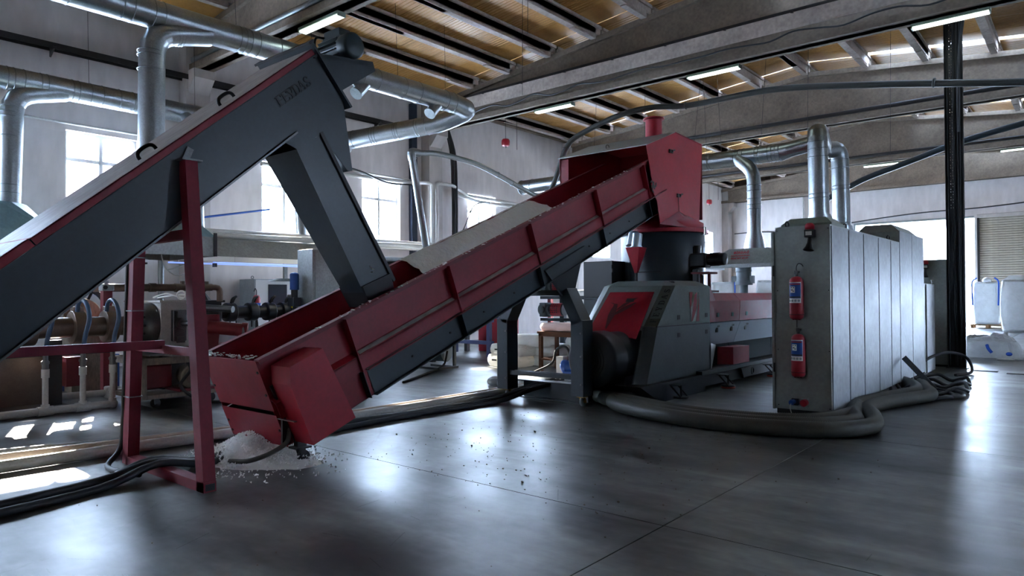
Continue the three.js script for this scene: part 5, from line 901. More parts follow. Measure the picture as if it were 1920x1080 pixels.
single('flexible_hose', 'thick grey ribbed hose on the floor, middle of the three', 'hose', [-3, 0, -7], ribbed(onFloor([[-4.72, -7.8], [-4.7, -7.35], [-4.4, -7.2], [-3.3, -6.8], [-2.55, -6.86], [-2.05, -7.12], [-1.86, -7.5], [-1.98, -8.0], [-2.1, -8.6], [-2.06, -9.1], [-1.9, -9.8], [-1.8, -10.3], [-1.95, -11.0], [-2.2, -11.5]], hr), hr), M.hose);
single('flexible_hose', 'thick grey ribbed hose on the floor, innermost, ending under the near cabinet', 'hose', [-3, 0, -7], ribbed(onFloor([[-4.9, -7.8], [-4.85, -7.45], [-4.5, -7.38], [-3.3, -6.97], [-2.6, -7.05], [-2.2, -7.3], [-2.02, -7.75], [-2.02, -8.3], [-2.15, -8.7], [-2.45, -8.85]], hr), hr), M.hose);
{
  const loops = [[-1.5, -10.5, 0.3], [-1.48, -10.7, 0.36], [-1.55, -11.2, 0.42], [-1.6, -12.0, 0.4]];
  loops.forEach(([x, z, R], k) => single('power_cable', ['coiled black cable lying by the end of the hoses, nearest loop', 'coiled black cable by the end of the hoses, second loop', 'wide loop of black cable before the black post', 'farthest loop of black cable at the foot of the black post'][k], 'cable', [x, 0, z], tube(Array.from({ length: 14 }, (_, i) => { const a = -2.6 + i * 0.42; return [x - 0.2 + R * Math.cos(a) * (1 + 0.05 * Math.sin(i)), 0.025 + 0.02 * (i % 3) * (k > 1 ? 2 : 0.4), z + 1.3 * R * Math.sin(a)]; }), 0.024, 6, 8), M.cable));
  single('power_cable', 'black cable looping up from the floor to the black post', 'cable', [-1.9, 0.1, -13.8], tube([[-2.3, 0.12, -12.9], [-2.1, 0.3, -13.3], [-1.9, 0.36, -13.8], [-1.7, 0.25, -14.2], [-1.6, 0.06, -14.0], [-1.75, 0.03, -13.3]], 0.025, 8, 8), M.cable);
  single('steel_offcut', 'flat dark strip lying on the floor right of the post', 'strip', [-1.5, 0, -15], bx(-1.68, -1.3, 0.002, 0.012, -14.75, -14.55), M.steelDark);
  single('steel_offcut', 'flat dark strip lying on the floor farther right of the post', 'strip', [-1.0, 0, -14], bx(-1.15, -0.78, 0.002, 0.012, -14.45, -14.3), M.steelDark);
}
// spilled flakes
{
  const cx = -5.5, cz = -3.08, H = (x, z) => { const d = Math.hypot((x - cx) / 0.62, (z - cz) / 0.5), e = Math.hypot((x + 4.95) / 0.3, (z + 3.2) / 0.3); return 0.21 * Math.exp(-3.2 * d * d) + 0.05 * Math.exp(-2 * e * e) + 0.02 * (fbm((x + 9) / 4, (z + 9) / 4, 30, 3) - 0.5) * Math.exp(-1.5 * d * d); };
  const g = grid(70, 60, (u, v) => { const x = cx - 0.75 + 1.65 * u, z = cz - 0.65 + 1.2 * v; return [x, H(x, z) - 0.03 + 0.02 * (fbm((x + 9) / 4, (z + 9) / 4, 44, 3) - 0.5), z]; }).toNonIndexed(); flip(g); g.computeVertexNormals();
  const parts = [g];
  for (let i = 0; i < 2600; i++) { const a = rr(0, 6.28), d = Math.sqrt(-Math.log(1 - rnd() * 0.985)) * 0.62, x = cx + 0.62 * d * Math.cos(a) + (rnd() < 0.15 ? 0.35 : 0), z = cz + 0.5 * d * Math.sin(a), k = rr(0.005, 0.016); parts.push(new THREE.TetrahedronGeometry(k, 0).scale(1.3, 0.6, 1).rotateY(rr(0, 6)).rotateX(rr(0, 2)).translate(x, Math.max(0, H(x, z)) + k * 0.3, z)); }
  const o = single('plastic_flakes', 'heap of white plastic flakes spilled under the low end of the red trough', 'flakes', [cx, 0, cz], parts, M.flake); o.userData.kind = 'stuff';
  const sc = []; for (let i = 0; i < 420; i++) { const far = rnd() < 0.7, x = far ? rr(-5.0, -2.2) : rr(-6.2, -1.2), z = far ? rr(-6.9, -3.6) : rr(-7.2, -1.5), k = rr(0.002, 0.006) * (rnd() < 0.08 ? 1.7 : 1); sc.push(new THREE.IcosahedronGeometry(k, 0).scale(1.2, 0.8, 1).translate(x, k * 0.6, z)); }
  const s = single('scattered_granules', 'loose granules scattered over the open floor in the middle', 'granules', [-4, 0, -5], sc, M.motorDirty); s.userData.kind = 'stuff';
}

// ================================================================ OLDER EXTRUSION LINE on the left
{
  const t = thing('water_manifold', 'white plastic pipe manifold with three risers on the floor at left', 'pipes', [-9.33, 0, -2.4]);
  const x = -9.33, y = 0.055;
  obj('floor_pipe', [rod([x, y, -0.4], [x, y, -3.36], 0.045, 16), ...[-2.66, -3.05].map((z) => rod([x, y, z + 0.08], [x, y, z - 0.08], 0.056, 16)), ball([x, y, -3.38], 0.06)], M.pvc, t);
  [-2.66, -3.05, -3.38].forEach((z, i) => {
    obj('riser', [rod([x, y, z], [x, 0.52, z], 0.032, 14), rod([x, 0.44, z], [x, 0.54, z], 0.042, 14), rod([x, y, z], [x, 0.13, z], 0.044, 14)], M.pvc, t);
    obj('coupling', [rod([x, 0.54, z], [x, 0.64, z], 0.035, 12), rod([x, 0.6, z], [x, 0.63, z], 0.044, 6), rod([x, 0.64, z], [x, 0.7, z], 0.028, 12)], M.steel, t);
    obj('hose', tube([[x, 0.68, z], [x - 0.02, 0.9, z - 0.03], [x + 0.03, 1.12, z - 0.06], [x - 0.02, 1.28, z - 0.05], [x - 0.14, 1.34, z - 0.04], [x - 0.24, 1.3, z - 0.03], [x - 0.28, 1.2, z - 0.03]], 0.026, 8, 10), std(0x3c5878, 0.45), t, 'braided blue hose');
  });
}
single('floor_pipe', 'second white pipe on the floor behind the manifold at left', 'pipe', [-10.4, 0, -2.5], [rod([-10.9, 0.06, -0.8], [-10.55, 0.06, -2.9], 0.045, 14), rod([-10.55, 0.06, -2.9], [-10.2, 0.08, -4.3], 0.045, 14), rod([-10.58, 0.06, -2.75], [-10.53, 0.06, -3.0], 0.06, 14), bx(-10.4, -10.25, 0.0, 0.16, -3.75, -3.65, 0.02)], M.pvc);
{
  const t = thing('extruder_barrel', 'steel barrel with clamp rings and a big bolted flange on the left line', 'machine', [-9.85, 0, -2.8]);
  const x = -9.78, y = 1.0;
  obj('barrel', [rod([x, y, -0.8], [x, y, -4.0], 0.125, 30)], M.bronze, t);
  for (const z of [-1.6, -2.6, -3.13, -3.5]) obj('clamp_ring', [lathe([[0.12, -0.07], [0.2, -0.07], [0.205, -0.06], [0.205, 0.06], [0.2, 0.07], [0.12, 0.07]], [x, y, z], [0, 0, 1], 30), bx(x - 0.06, x + 0.06, y + 0.18, y + 0.26, z - 0.06, z + 0.06, 0.01)], M.bronze, t);
  const f = obj('end_flange', [lathe([[0.1, -0.1], [0.28, -0.1], [0.29, -0.09], [0.29, 0.0], [0.25, 0.02], [0.24, 0.1], [0.1, 0.1]], [x, y, -3.93], [0, 0, 1], 44)], M.steel, t);
  for (let i = 0; i < 14; i++) { const a = i / 14 * 6.2832; obj('bolt', rod([x + 0.25 * Math.cos(a), y + 0.25 * Math.sin(a), -3.85], [x + 0.25 * Math.cos(a), y + 0.25 * Math.sin(a), -3.80], 0.018, 6), M.steelDark, f); }
  obj('wiring', [tube([[x - 0.05, 1.32, -3.7], [x + 0.12, 1.36, -3.8], [x + 0.2, 1.2, -3.75], [x + 0.24, 1.0, -3.72]], 0.008, 8, 6), tube([[x - 0.02, 1.33, -3.7], [x + 0.16, 1.33, -3.82], [x + 0.23, 1.16, -3.77], [x + 0.25, 0.98, -3.74]], 0.007, 8, 6)], M.redDull, t);
  obj('stand', [bx(x - 0.2, x + 0.2, 0, 0.06, -3.0, -1.2), bx(x - 0.06, x + 0.06, 0, 0.85, -1.4, -1.25), bx(x - 0.06, x + 0.06, 0, 0.85, -2.95, -2.8)], M.steelDark, t);
}
{
  const t = thing('screen_changer', 'pale steel screen changer block with a clamp plate and bar, behind the red frame', 'machine', [-9.7, 0, -4.25]);
  obj('block', [bx(-10.1, -9.5, 0.7, 1.3, -4.45, -4.03, 0.01), bx(-10.12, -9.45, 1.3, 1.33, -4.47, -4.0)], M.pvc, t);
  obj('clamp_plate', [bx(-9.5, -9.42, 0.78, 1.2, -4.34, -4.16, 0.01), bx(-9.42, -9.38, 1.1, 1.18, -4.3, -4.2), bx(-9.42, -9.38, 0.76, 0.84, -4.3, -4.2)], M.steel, t);
  obj('push_bar', [rod([-9.45, 1.02, -4.25], [-8.95, 1.02, -4.3], 0.035, 16), rod([-9.42, 1.02, -4.25], [-9.36, 1.02, -4.26], 0.07, 18)], M.steel, t);
  obj('yoke', [prism('z', [[-9.02, 0.62], [-8.9, 0.62], [-8.82, 0.95], [-8.84, 1.14], [-8.96, 1.14], [-9.02, 0.95]], -4.5, -4.2)], M.redDull, t);
  obj('hydraulic_cylinder', [rod([-8.85, 0.98, -4.35], [-8.62, 0.93, -4.72], 0.085, 24), rod([-8.64, 0.935, -4.7], [-8.6, 0.925, -4.76], 0.1, 24)], M.redDull, t);
  obj('guide_bar', rod([-9.6, 1.24, -4.5], [-9.05, 1.2, -4.8], 0.045, 16), M.steel, t);
  obj('fitting', [tube([[-8.6, 0.98, -4.7], [-8.56, 0.96, -4.68], [-8.55, 0.88, -4.68], [-8.57, 0.74, -4.68]], 0.02, 6, 8)], M.steel, t);
  obj('cable', [tube([[-9.9, 1.37, -4.1], [-9.7, 1.42, -4.2], [-9.5, 1.36, -4.35], [-9.4, 1.4, -4.5]], 0.012, 8, 6), tube([[-10.0, 1.36, -4.2], [-9.75, 1.4, -4.3], [-9.55, 1.4, -4.4], [-9.35, 1.36, -4.5]], 0.012, 8, 6), ring([-9.5, 1.40, -4.3], [1, 0, 1], 0.055, 0.012, 18)], M.white, t);
  obj('spot_housing', [hull([[-9.4, 1.33, -4.4], [-9.25, 1.33, -4.55], [-9.45, 1.33, -4.5], [-9.3, 1.33, -4.62], [-9.42, 1.44, -4.42], [-9.32, 1.46, -4.52], [-9.46, 1.42, -4.48]])], M.steelDark, t);
  obj('stand', [bx(-10.0, -9.6, 0.0, 0.7, -4.4, -4.1)], M.steelDark, t);
}
{
  const t = thing('pump_cart', 'dirty steel cart with a red tank and an electric motor behind the red frame', 'cart', [-9.25, 0, -4.05]);
  const x0 = -9.75, x1 = -8.85, z0 = -3.55, z1 = -4.55;
  for (const [x, z] of [[x0, z0], [x1, z0], [x0, z1], [x1, z1]]) obj('leg', bx(x - 0.03, x + 0.03, 0.12, 0.6, z - 0.03, z + 0.03), M.motorDirty, t);
  obj('frame', [bx(x0, x1, 0.54, 0.62, z0 - 0.03, z0 + 0.03), bx(x0, x1, 0.54, 0.62, z1 - 0.03, z1 + 0.03), bx(x0 - 0.03, x0 + 0.03, 0.54, 0.62, z1, z0), bx(x1 - 0.03, x1 + 0.03, 0.54, 0.62, z1, z0)], M.motorDirty, t);
  obj('frame', [bx(x0, x1, 0.12, 0.17, z0 - 0.03, z0 + 0.03), bx(x0, x1, 0.12, 0.17, z1 - 0.03, z1 + 0.03), bx(x0 - 0.03, x0 + 0.03, 0.12, 0.17, z1, z0), bx(x1 - 0.03, x1 + 0.03, 0.12, 0.17, z1, z0), bx(x0, x1, 0.12, 0.13, z1, z0)], M.motorDirty, t);
  obj('plate', bx(x0 + 0.1, x1 - 0.05, 0.64, 0.655, z1 + 0.1, z0 - 0.1), M.steel, t);
  obj('tank', bx(-9.7, -9.2, 0.2, 0.5, -4.05, -3.65, 0.02), M.redDull, t);
  const d = V(1, 0, 0.25).normalize(), c = V(-8.96, 0.34, -4.22), at = (k) => c.clone().addScaledVector(d, k);
  const m = obj('motor', [rod(at(-0.4), at(-0.06), 0.145, 30), lathe([[0.1, 0.0], [0.13, 0.004], [0.155, 0.02], [0.16, 0.05], [0.16, 0.13]], at(0.04), d.clone().negate(), 36), bx(-9.3, -9.0, 0.17, 0.22, -4.36, -4.1)], M.motorDirty, t);
  obj('fan_cover', [lathe([[0.035, 0.01], [0.04, 0.004], [0.1, 0.0], [0.105, 0.006]], at(0.035), d, 30), rod(at(0.03), at(0.055), 0.03, 8)], M.bronze, m);
  obj('motor_base', bx(-9.3, -8.87, 0.17, 0.2, -4.5, -4.0), M.redDull, t);
  obj('tray', bx(-9.3, -8.86, 0.62, 0.66, -4.4, -3.9, 0.005), M.sheetGrey, t);
  for (const [x, z] of [[-8.92, -3.72], [-9.68, -3.72], [-8.92, -4.42]]) obj('caster', [lathe([[0.02, -0.02], [0.055, -0.02], [0.06, 0], [0.055, 0.02], [0.02, 0.02]], [x, 0.06, z], [1, 0, 0.3], 22), bx(x - 0.035, x - 0.028, 0.05, 0.13, z - 0.03, z + 0.03), bx(x + 0.028, x + 0.035, 0.05, 0.13, z - 0.03, z + 0.03)], M.steelDark, t);
  obj('hose', tube([[-8.9, 0.55, -4.1], [-8.8, 0.45, -4.1], [-8.85, 0.25, -4.0], [-8.75, 0.06, -4.2], [-8.55, 0.03, -4.5], [-8.45, 0.12, -4.7]], 0.02, 8, 8), M.rubber, t);
}
{
  const t = thing('post', 'dark red post with a small pale sensor head on the left line', 'post', [-11, 0, -3.9]);
  obj('column', bx(-11.06, -10.94, 0, 1.5, -3.96, -3.84), M.redDull, t);
  obj('sensor', [bx(-11.08, -10.92, 1.47, 1.57, -3.98, -3.82, 0.015), rod([-11, 1.57, -3.9], [-11, 1.62, -3.9], 0.03, 12)], M.pvcGrey, t);
  obj('lens', rod([-10.93, 1.52, -3.86], [-10.905, 1.52, -3.855], 0.03, 14), M.black, t);
}
{
  const t = thing('machine_bed', 'low brown machine base with a perforated steel rail at the left edge', 'machine', [-10.6, 0, -2]);
  obj('plinth', bx(-10.95, -10.35, 0, 0.62, -3.0, 0.5), M.bronze, t);
  obj('perforated_rail', [bx(-10.34, -10.3, 0.62, 0.74, -3.7, 0.5)], M.steelDark, t);
  for (let k = 0; k < 10; k++) obj('slot', bx(-10.3, -10.296, 0.66, 0.69, -3.6 + k * 0.2, -3.52 + k * 0.2), M.black, t);
  obj('red_box', bx(-10.3, -9.9, 0.25, 0.62, -3.25, -3.05), M.redDull, t);
}
single('blower', 'round grey blower housing behind the steel barrel at left', 'blower', [-11.3, 0, -3.6], [lathe([[0, -0.12], [0.22, -0.12], [0.24, -0.1], [0.24, 0.1], [0.22, 0.12], [0.08, 0.13], [0, 0.13]], [-11.5, 1.12, -3.75], [1, 0, 0.3], 34), bx(-11.7, -11.3, 0, 0.9, -3.95, -3.55)], M.motorDirty);
{
  const t = thing('handwheel', 'dark handwheel on its blue machine behind the steel barrel', 'wheel', [-11.9, 0, -3.9]);
  obj('rim', ring([-12.0, 1.25, -3.95], [1, 0.3, 0.3], 0.26, 0.04, 30), M.steelDark, t);
  obj('spokes', [0, 1, 2].map((k) => { const a = k * 2.09; return rod([-12, 1.25, -3.95], [-12 - 0.08 * Math.sin(a), 1.25 + 0.25 * Math.sin(a), -3.95 + 0.25 * Math.cos(a)], 0.02, 8); }), M.steelDark, t);
  obj('stand', [bx(-12.3, -12.05, 0, 1.3, -4.1, -3.8), bx(-12.3, -11.6, 0, 0.5, -4.3, -3.4)], M.blue, t);
}
single('waste_heap', 'small pale heap of melted plastic waste on the floor behind the manifold', 'waste', [-11, 0, -4.4], [ball([-11.05, 0.07, -4.4], 0.13, 0.5, 12), ball([-10.9, 0.06, -4.5], 0.12, 0.5, 12), ball([-11.0, 0.15, -4.42], 0.1, 0.5, 12)], M.bagOpaque);
{
  const t = thing('extruder_barrel', 'dark blue-lit barrel with four heater bands under the long canopy hood', 'machine', [-12, 0, -6.8]);
  const x = -12, y = 1.1;
  obj('barrel', rod([x, y, -5.4], [x, y, -7.6], 0.115, 28), M.steelDark, t);
  for (const z of [-6.3, -6.72, -7.08, -7.4]) { obj('heater_band', [lathe([[0.11, -0.085], [0.165, -0.085], [0.17, -0.07], [0.17, 0.07], [0.165, 0.085], [0.11, 0.085]], [x, y, z], [0, 0, 1], 30)], M.black, t); obj('hose', tube([[x + 0.05, y + 0.16, z], [x + 0.06, y + 0.24, z - 0.02], [x + 0.04, y + 0.28, z - 0.1], [x - 0.08, y + 0.26, z - 0.14], [x - 0.15, y + 0.1, z - 0.1]], 0.022, 6, 8), M.rubber, t); obj('stand', [rod([x + 0.02, y - 0.16, z], [x + 0.02, y - 0.28, z], 0.015, 8), rod([x, y - 0.15, z - 0.12], [x + 0.03, 0.55, z - 0.15], 0.012, 8)], M.steelDark, t); }
  obj('feed_block', [bx(x - 0.2, x + 0.2, 0.95, 1.3, -6.05, -5.6, 0.01), bx(x - 0.22, x + 0.22, 1.28, 1.32, -6.1, -5.55)], M.steelDark, t);
  obj('gear_unit', [bx(x - 0.25, x + 0.25, 0.6, 1.42, -8.0, -7.62, 0.02), bx(x - 0.2, x + 0.2, 0.7, 1.38, -8.35, -8.02, 0.02)], M.bronze, t);
  obj('yellow_tag', [bx(x + 0.17, x + 0.2, 1.16, 1.26, -7.52, -7.44, 0.01)], M.yellow, t);
  obj('frame', [bx(x - 0.2, x + 0.25, 0.44, 0.55, -8.4, -5.2), bx(x - 0.1, x + 0.1, 0, 0.5, -5.5, -5.3), bx(x - 0.1, x + 0.1, 0, 0.5, -8.3, -8.1)], M.redDull, t);
}
single('steel_pipe', 'rusty steel pipe with joints and a grey end bend, above the left line', 'pipe', [-11.5, 1.5, -5], [rod([-11.5, 1.52, -3.9], [-11.5, 1.54, -5.72], 0.06, 18), ...[-4.4, -4.7, -5.1, -5.5].map((z) => rod([-11.5, 1.53, z], [-11.5, 1.53, z - 0.1], 0.072, 18)), ...[-4.55, -5.2, -5.6].map((z) => bx(-11.53, -11.47, 1.58, 1.64, z - 0.05, z)), sweep(bend([[-11.5, 1.54, -5.7], [-11.5, 1.54, -5.86], [-11.5, 1.3, -5.86]], 0.08, 3), 0.05, 16)], M.bronze);
single('pipe_stand', 'thin pale upright pipe behind the rusty steel pipe', 'pipe', [-12.6, 0, -5.3], [rod([-12.6, 0, -5.35], [-12.6, 2.03, -5.35], 0.05, 12)], M.galvDull);
{
  const t = thing('control_cabinet', 'pale control cabinet with a dark window and red indicator rows against the left wall', 'cabinet', [-14.5, 0, -8.8]);
  obj('body', bx(-14.85, -14.22, 0, 1.78, -9.7, -8.03, 0.008), M.pvcGrey, t);
  obj('door', bx(-14.22, -14.2, 0.05, 1.76, -8.98, -8.06, 0.004), M.white, t);
  const d = obj('door', bx(-14.22, -14.2, 0.05, 1.76, -9.68, -9.0, 0.004), M.white, t);
  obj('window', bx(-14.2, -14.19, 1.0, 1.66, -8.83, -8.36, 0.03), M.screen, t);
  obj('panel_plate', bx(-14.2, -14.195, 1.1, 1.66, -9.6, -9.07, 0.002), M.pvc, d);
  for (let j = 0; j < 2; j++) for (let i = 0; i < 5; i++) obj('indicator', bx(-14.195, -14.18, 1.5 - j * 0.2, 1.54 - j * 0.2, -9.15 - i * 0.1, -9.09 - i * 0.1, 0.004), M.ledRed, d);
  obj('lifting_eye', ring([-14.5, 1.82, -8.15], [1, 0, 0], 0.03, 0.008), M.steel, t);
}
single('warning_lamp', 'flat pale lamp bracket above the control cabinet', 'lamp', [-13.6, 1.8, -8.4], [hull([[-13.75, 1.72, -8.1], [-13.45, 1.72, -8.1], [-13.75, 1.72, -8.75], [-13.45, 1.72, -8.75], [-13.68, 1.78, -8.25], [-13.52, 1.78, -8.25], [-13.68, 1.78, -8.6], [-13.52, 1.78, -8.6]]), bx(-13.63, -13.57, 1.78, 2.5, -8.46, -8.38)], M.sheetGrey);
{
  const t = thing('fire_extinguisher', 'small red fire extinguisher standing beside the control cabinet at left', 'extinguisher', [-13.8, 0.9, -7.85]);
  obj('cylinder', lathe([[0, 0], [0.075, 0.0], [0.08, 0.02], [0.08, 0.4], [0.05, 0.46], [0.02, 0.47], [0, 0.47]], [-13.8, 0.95, -7.85], [0, 1, 0], 24), M.redBright, t);
  obj('label', [bx(-13.74, -13.72, 1.08, 1.25, -7.9, -7.8)], M.blue, t);
  obj('hanger', tube([[-13.8, 1.4, -7.85], [-13.8, 1.5, -7.85], [-13.85, 1.56, -7.85], [-13.9, 1.5, -7.85]], 0.01, 6, 6), M.steelDark, t);
  obj('pedestal', rod([-13.8, 0, -7.85], [-13.8, 0.95, -7.85], 0.025, 10), M.steelDark, t);
}
{
  const t = thing('switch_cabinet', 'tall plain grey sheet cabinet half hidden by the black chute', 'cabinet', [-10.9, 0, -7.9]);
  obj('body', bx(-11.3, -10.82, 0, 2.24, -8.75, -7.25, 0.008), M.sheetGrey, t);
  obj('panel', bx(-10.82, -10.805, 1.86, 2.22, -8.73, -7.3, 0.004), M.sheetGrey, t);
  obj('panel', bx(-10.82, -10.805, 0.1, 1.83, -8.73, -7.3, 0.004), M.sheetGrey, t);
}
{
  const t = thing('gear_motor', 'small blue upright motor beside the plain grey cabinet', 'motor', [-11.2, 1.2, -7.1]);
  obj('body', [rod([-11.2, 1.5, -7.12], [-11.2, 1.78, -7.12], 0.08, 20), ball([-11.2, 1.78, -7.12], 0.08, 0.5)], M.blue, t);
  obj('flange', [rod([-11.2, 1.36, -7.12], [-11.2, 1.5, -7.12], 0.06, 16), bx(-11.3, -11.1, 1.2, 1.36, -7.2, -7.04, 0.01), rod([-11.2, 0, -7.12], [-11.2, 1.2, -7.12], 0.03)], M.steelDark, t);
}
single('cable', 'loose pale cable loop hanging under the pyramid hood', 'cable', [-10.6, 1.9, -4.7], tube([[-10.7, 2.35, -4.5], [-10.65, 1.8, -4.6], [-10.6, 1.7, -4.75], [-10.6, 1.78, -4.9], [-10.6, 1.92, -5.0], [-10.6, 1.85, -4.8], [-10.62, 1.78, -4.6]], 0.008, 8, 6), M.pvc);
single('cable', 'blue cable sloping across the wall above the long canopy hood', 'cable', [-14, 3, -7], rod([-14.2, 3.05, -6.9], [-14.2, 3.35, -8.4], 0.022, 8), M.blue);
{ // pale pipes lying on the long hood and behind it
  [[2.62, 0.06, 'thick pale pipe lying on top of the long canopy hood, nearest'], [2.72, 0.05, 'pale pipe lying on top of the long canopy hood, second'], [2.6, 0.045, 'thin pale pipe behind the others on the long canopy hood']].forEach(([y, r, label], i) => single('plastic_pipe', label, 'pipe', [-13.2, y, -9], rod([-13.0 - i * 0.25, y - 0.06, -5.2], [-12.9 - i * 0.25, y, -12.6], r, 12), M.pvc));
  const t = thing('pipe_rack', 'dark steel pipe rack seen between the black chute and the red trough', 'rack', [-12.3, 0, -11.8]);
  obj('frame', [bx(-12.9, -12.0, 2.1, 2.16, -12.7, -10.2), bx(-12.1, -12.0, 0, 2.1, -12.6, -12.5), bx(-12.1, -12.0, 0, 2.1, -10.5, -10.4), bar([-12.05, 1.6, -11.4], [-12.05, 2.1, -10.8], 0.06, 0.06), bar([-12.05, 1.6, -11.6], [-12.05, 2.1, -12.3], 0.06, 0.06)], M.steelDark, t);
  for (let k = 0; k < 5; k++) single('plastic_pipe', ['pale pipe on the dark steel rack, farthest from the red trough', 'pale pipe on the dark steel rack, second from the wall side', 'pale pipe on the dark steel rack, middle of five', 'pale pipe on the dark steel rack, second from the trough side', 'pale pipe on the dark steel rack, nearest to the red trough'][k], 'pipe', [-12.6, 2.22, -11], rod([-12.7 + k * 0.13, 2.215, -9.7], [-12.6 + k * 0.13, 2.215, -12.9 - k * 0.2], 0.05, 12), M.pvcGrey, 'pale pipes on the steel rack');
  const m = thing('gear_motor', 'pale upright motor beside the black chute, before the window wall', 'motor', [-10.6, 0, -10.0]);
  obj('body', [rod([-10.6, 1.85, -10.0], [-10.6, 2.05, -10.0], 0.1, 22), lathe([[0, 0.1], [0.07, 0.1], [0.105, 0.06], [0.108, -0.06], [0.1, -0.06]], [-10.6, 2.12, -10.0], [0, 1, 0], 24), ...Array.from({ length: 10 }, (_, i) => { const a = i * 0.628; return bar([-10.6 + 0.105 * Math.cos(a), 1.87, -10 + 0.105 * Math.sin(a)], [-10.6 + 0.105 * Math.cos(a), 2.04, -10 + 0.105 * Math.sin(a)], 0.01, 0.02); })], M.pvcGrey, m);
  obj('stand', [bx(-10.75, -10.45, 1.7, 1.85, -10.15, -9.85, 0.01), bx(-10.65, -10.55, 0, 1.7, -10.05, -9.95)], M.steelDark, m);
}

// ================================================================ GOODS BEHIND THE TROUGH AND BY THE GATE
function sack(name, label, at, w, h, d, m, k = 0.18, group) {       // filled bag: superellipse section that bulges in the middle and wrinkles
  const g = grid(48, 30, (u, v) => {
    const a = u * Math.PI * 2, y = Math.min(1, Math.max(0, (v - 0.06) / 0.88)), cap = v < 0.06 ? v / 0.06 : v > 0.94 ? (1 - v) / 0.06 : 1;
    const c = Math.cos(a), s = Math.sin(a), e = Math.pow(Math.pow(Math.abs(c), 5) + Math.pow(Math.abs(s), 5), -0.2);
    const bulge = 0.9 + k * Math.sin(Math.PI * y) ** 0.7 + 0.05 * (fbm(u, v * 0.7, 8, 4) - 0.5) + 0.03 * Math.sin(a * 9 + v * 7) * Math.abs(y - 0.5);
    return [w / 2 * c * e * bulge * cap, h * y + 0.03 * h * (fbm(u, v, 6, 3) - 0.5) * cap, d / 2 * s * e * bulge * cap];
  });
  flip(g); g.computeVertexNormals();
  return single(name, label, 'bag', at, g.translate(...at), m, group);
}
function pallet(label, x, z, turn = 0, y = 0, group) {
  const t = thing('wooden_pallet', label, 'pallet', [x, y, z], group);
  for (let k = 0; k < 5; k++) obj('board', bx(x - 0.6, x + 0.6, y + 0.12, y + 0.142, z - 0.4 + k * 0.18 - 0.05, z - 0.4 + k * 0.18 + 0.05), M.wood, t);
  for (const dx of [-0.5, 0, 0.5]) { obj('bearer', bx(x + dx - 0.05, x + dx + 0.05, y + 0.1, y + 0.12, z - 0.45, z + 0.4), M.wood, t); obj('skid', bx(x + dx - 0.05, x + dx + 0.05, y, y + 0.02, z - 0.45, z + 0.4), M.wood, t); for (const dz of [-0.36, -0.02, 0.32]) obj('block', bx(x + dx - 0.05, x + dx + 0.05, y + 0.02, y + 0.1, z + dz - 0.05, z + dz + 0.05), M.wood, t); }
  t.rotation.y = turn; return t;
}
const print = (o, x, y, z, w, h, m, label) => obj('print', bx(x - w / 2, x + w / 2, y - h / 2, y + h / 2, z, z + 0.004), m, o, label);
// stacked white sacks between the legs of the trough
{
  const S1 = [[-8.75, 0.0, -10.35, 'white plastic sack at the bottom of the stack between the trough legs, left'], [-8.72, 0.2, -10.4, 'white plastic sack on top of the stack between the trough legs, left'], [-8.3, 0.0, -10.9, 'white plastic sack at the back of the stack between the trough legs'], [-8.2, 0.2, -10.85, 'white plastic sack, second layer at the back of the stack'], [-8.35, 0.39, -10.6, 'topmost white plastic sack of the stack between the trough legs']];
  S1.forEach(([x, y, z, label], i) => { const s = sack('plastic_sack', label, [x, y, z], 0.85, 0.23, 0.6, M.bagOpaque, 0.12); if (i < 2) { print(s, x + 0.08, y + 0.12, z + 0.325, 0.14, 0.05, M.teal, 'teal print'); print(s, x - 0.15, y + 0.13, z + 0.325, 0.12, 0.03, M.stencil, 'dark print'); } });
  pallet('wooden pallet under the wrapped white sacks behind the table', -7.25, -11.3);
  const S2 = [[-7.5, 0.145, -11.3, 'white sack on the wooden pallet, lowest'], [-7.45, 0.34, -11.3, 'white sack on the wooden pallet, middle one with teal print'], [-7.3, 0.53, -11.3, 'white sack on the wooden pallet, topmost']];
  S2.forEach(([x, y, z, label], i) => { const s = sack('plastic_sack', label, [x, y, z], 1.0, 0.22, 0.7, M.bagOpaque, 0.12); if (i === 1) print(s, x + 0.05, y + 0.12, z + 0.37, 0.2, 0.05, M.teal, 'teal print'); });
}
{
  const t = thing('work_table', 'worn brown frame table standing among the white sacks', 'table', [-7.3, 0, -10.1]);
  const x0 = -7.75, x1 = -6.6, z0 = -9.95, z1 = -10.5;
  obj('tabletop', bx(x0 - 0.02, x1, 0.68, 0.72, z1, z0 + 0.02), M.woodDark, t);
  obj('apron', [bx(x0, x1, 0.63, 0.68, z0 - 0.04, z0), bx(x0, x0 + 0.04, 0.63, 0.68, z1, z0)], M.woodDark, t);
  for (const [x, z] of [[x0, z0 - 0.06], [x1 - 0.06, z0 - 0.06], [x0, z1], [x1 - 0.06, z1]]) obj('leg', bx(x, x + 0.06, 0, 0.68, z, z + 0.06), M.woodDark, t);
  obj('shelf', bx(x0, x1, 0.2, 0.235, z1, z0), M.woodDark, t);
  sack('plastic_sack', 'pale pink sack lying on the worn brown table', [-7.35, 0.72, -10.2], 0.85, 0.15, 0.5, std(0xf0cfc8, 0.6, 0, { bumpMap: rep(clothBump, 1.5), bumpScale: 0.02 }), 0.12);  // this sack has a pale pink colour
}
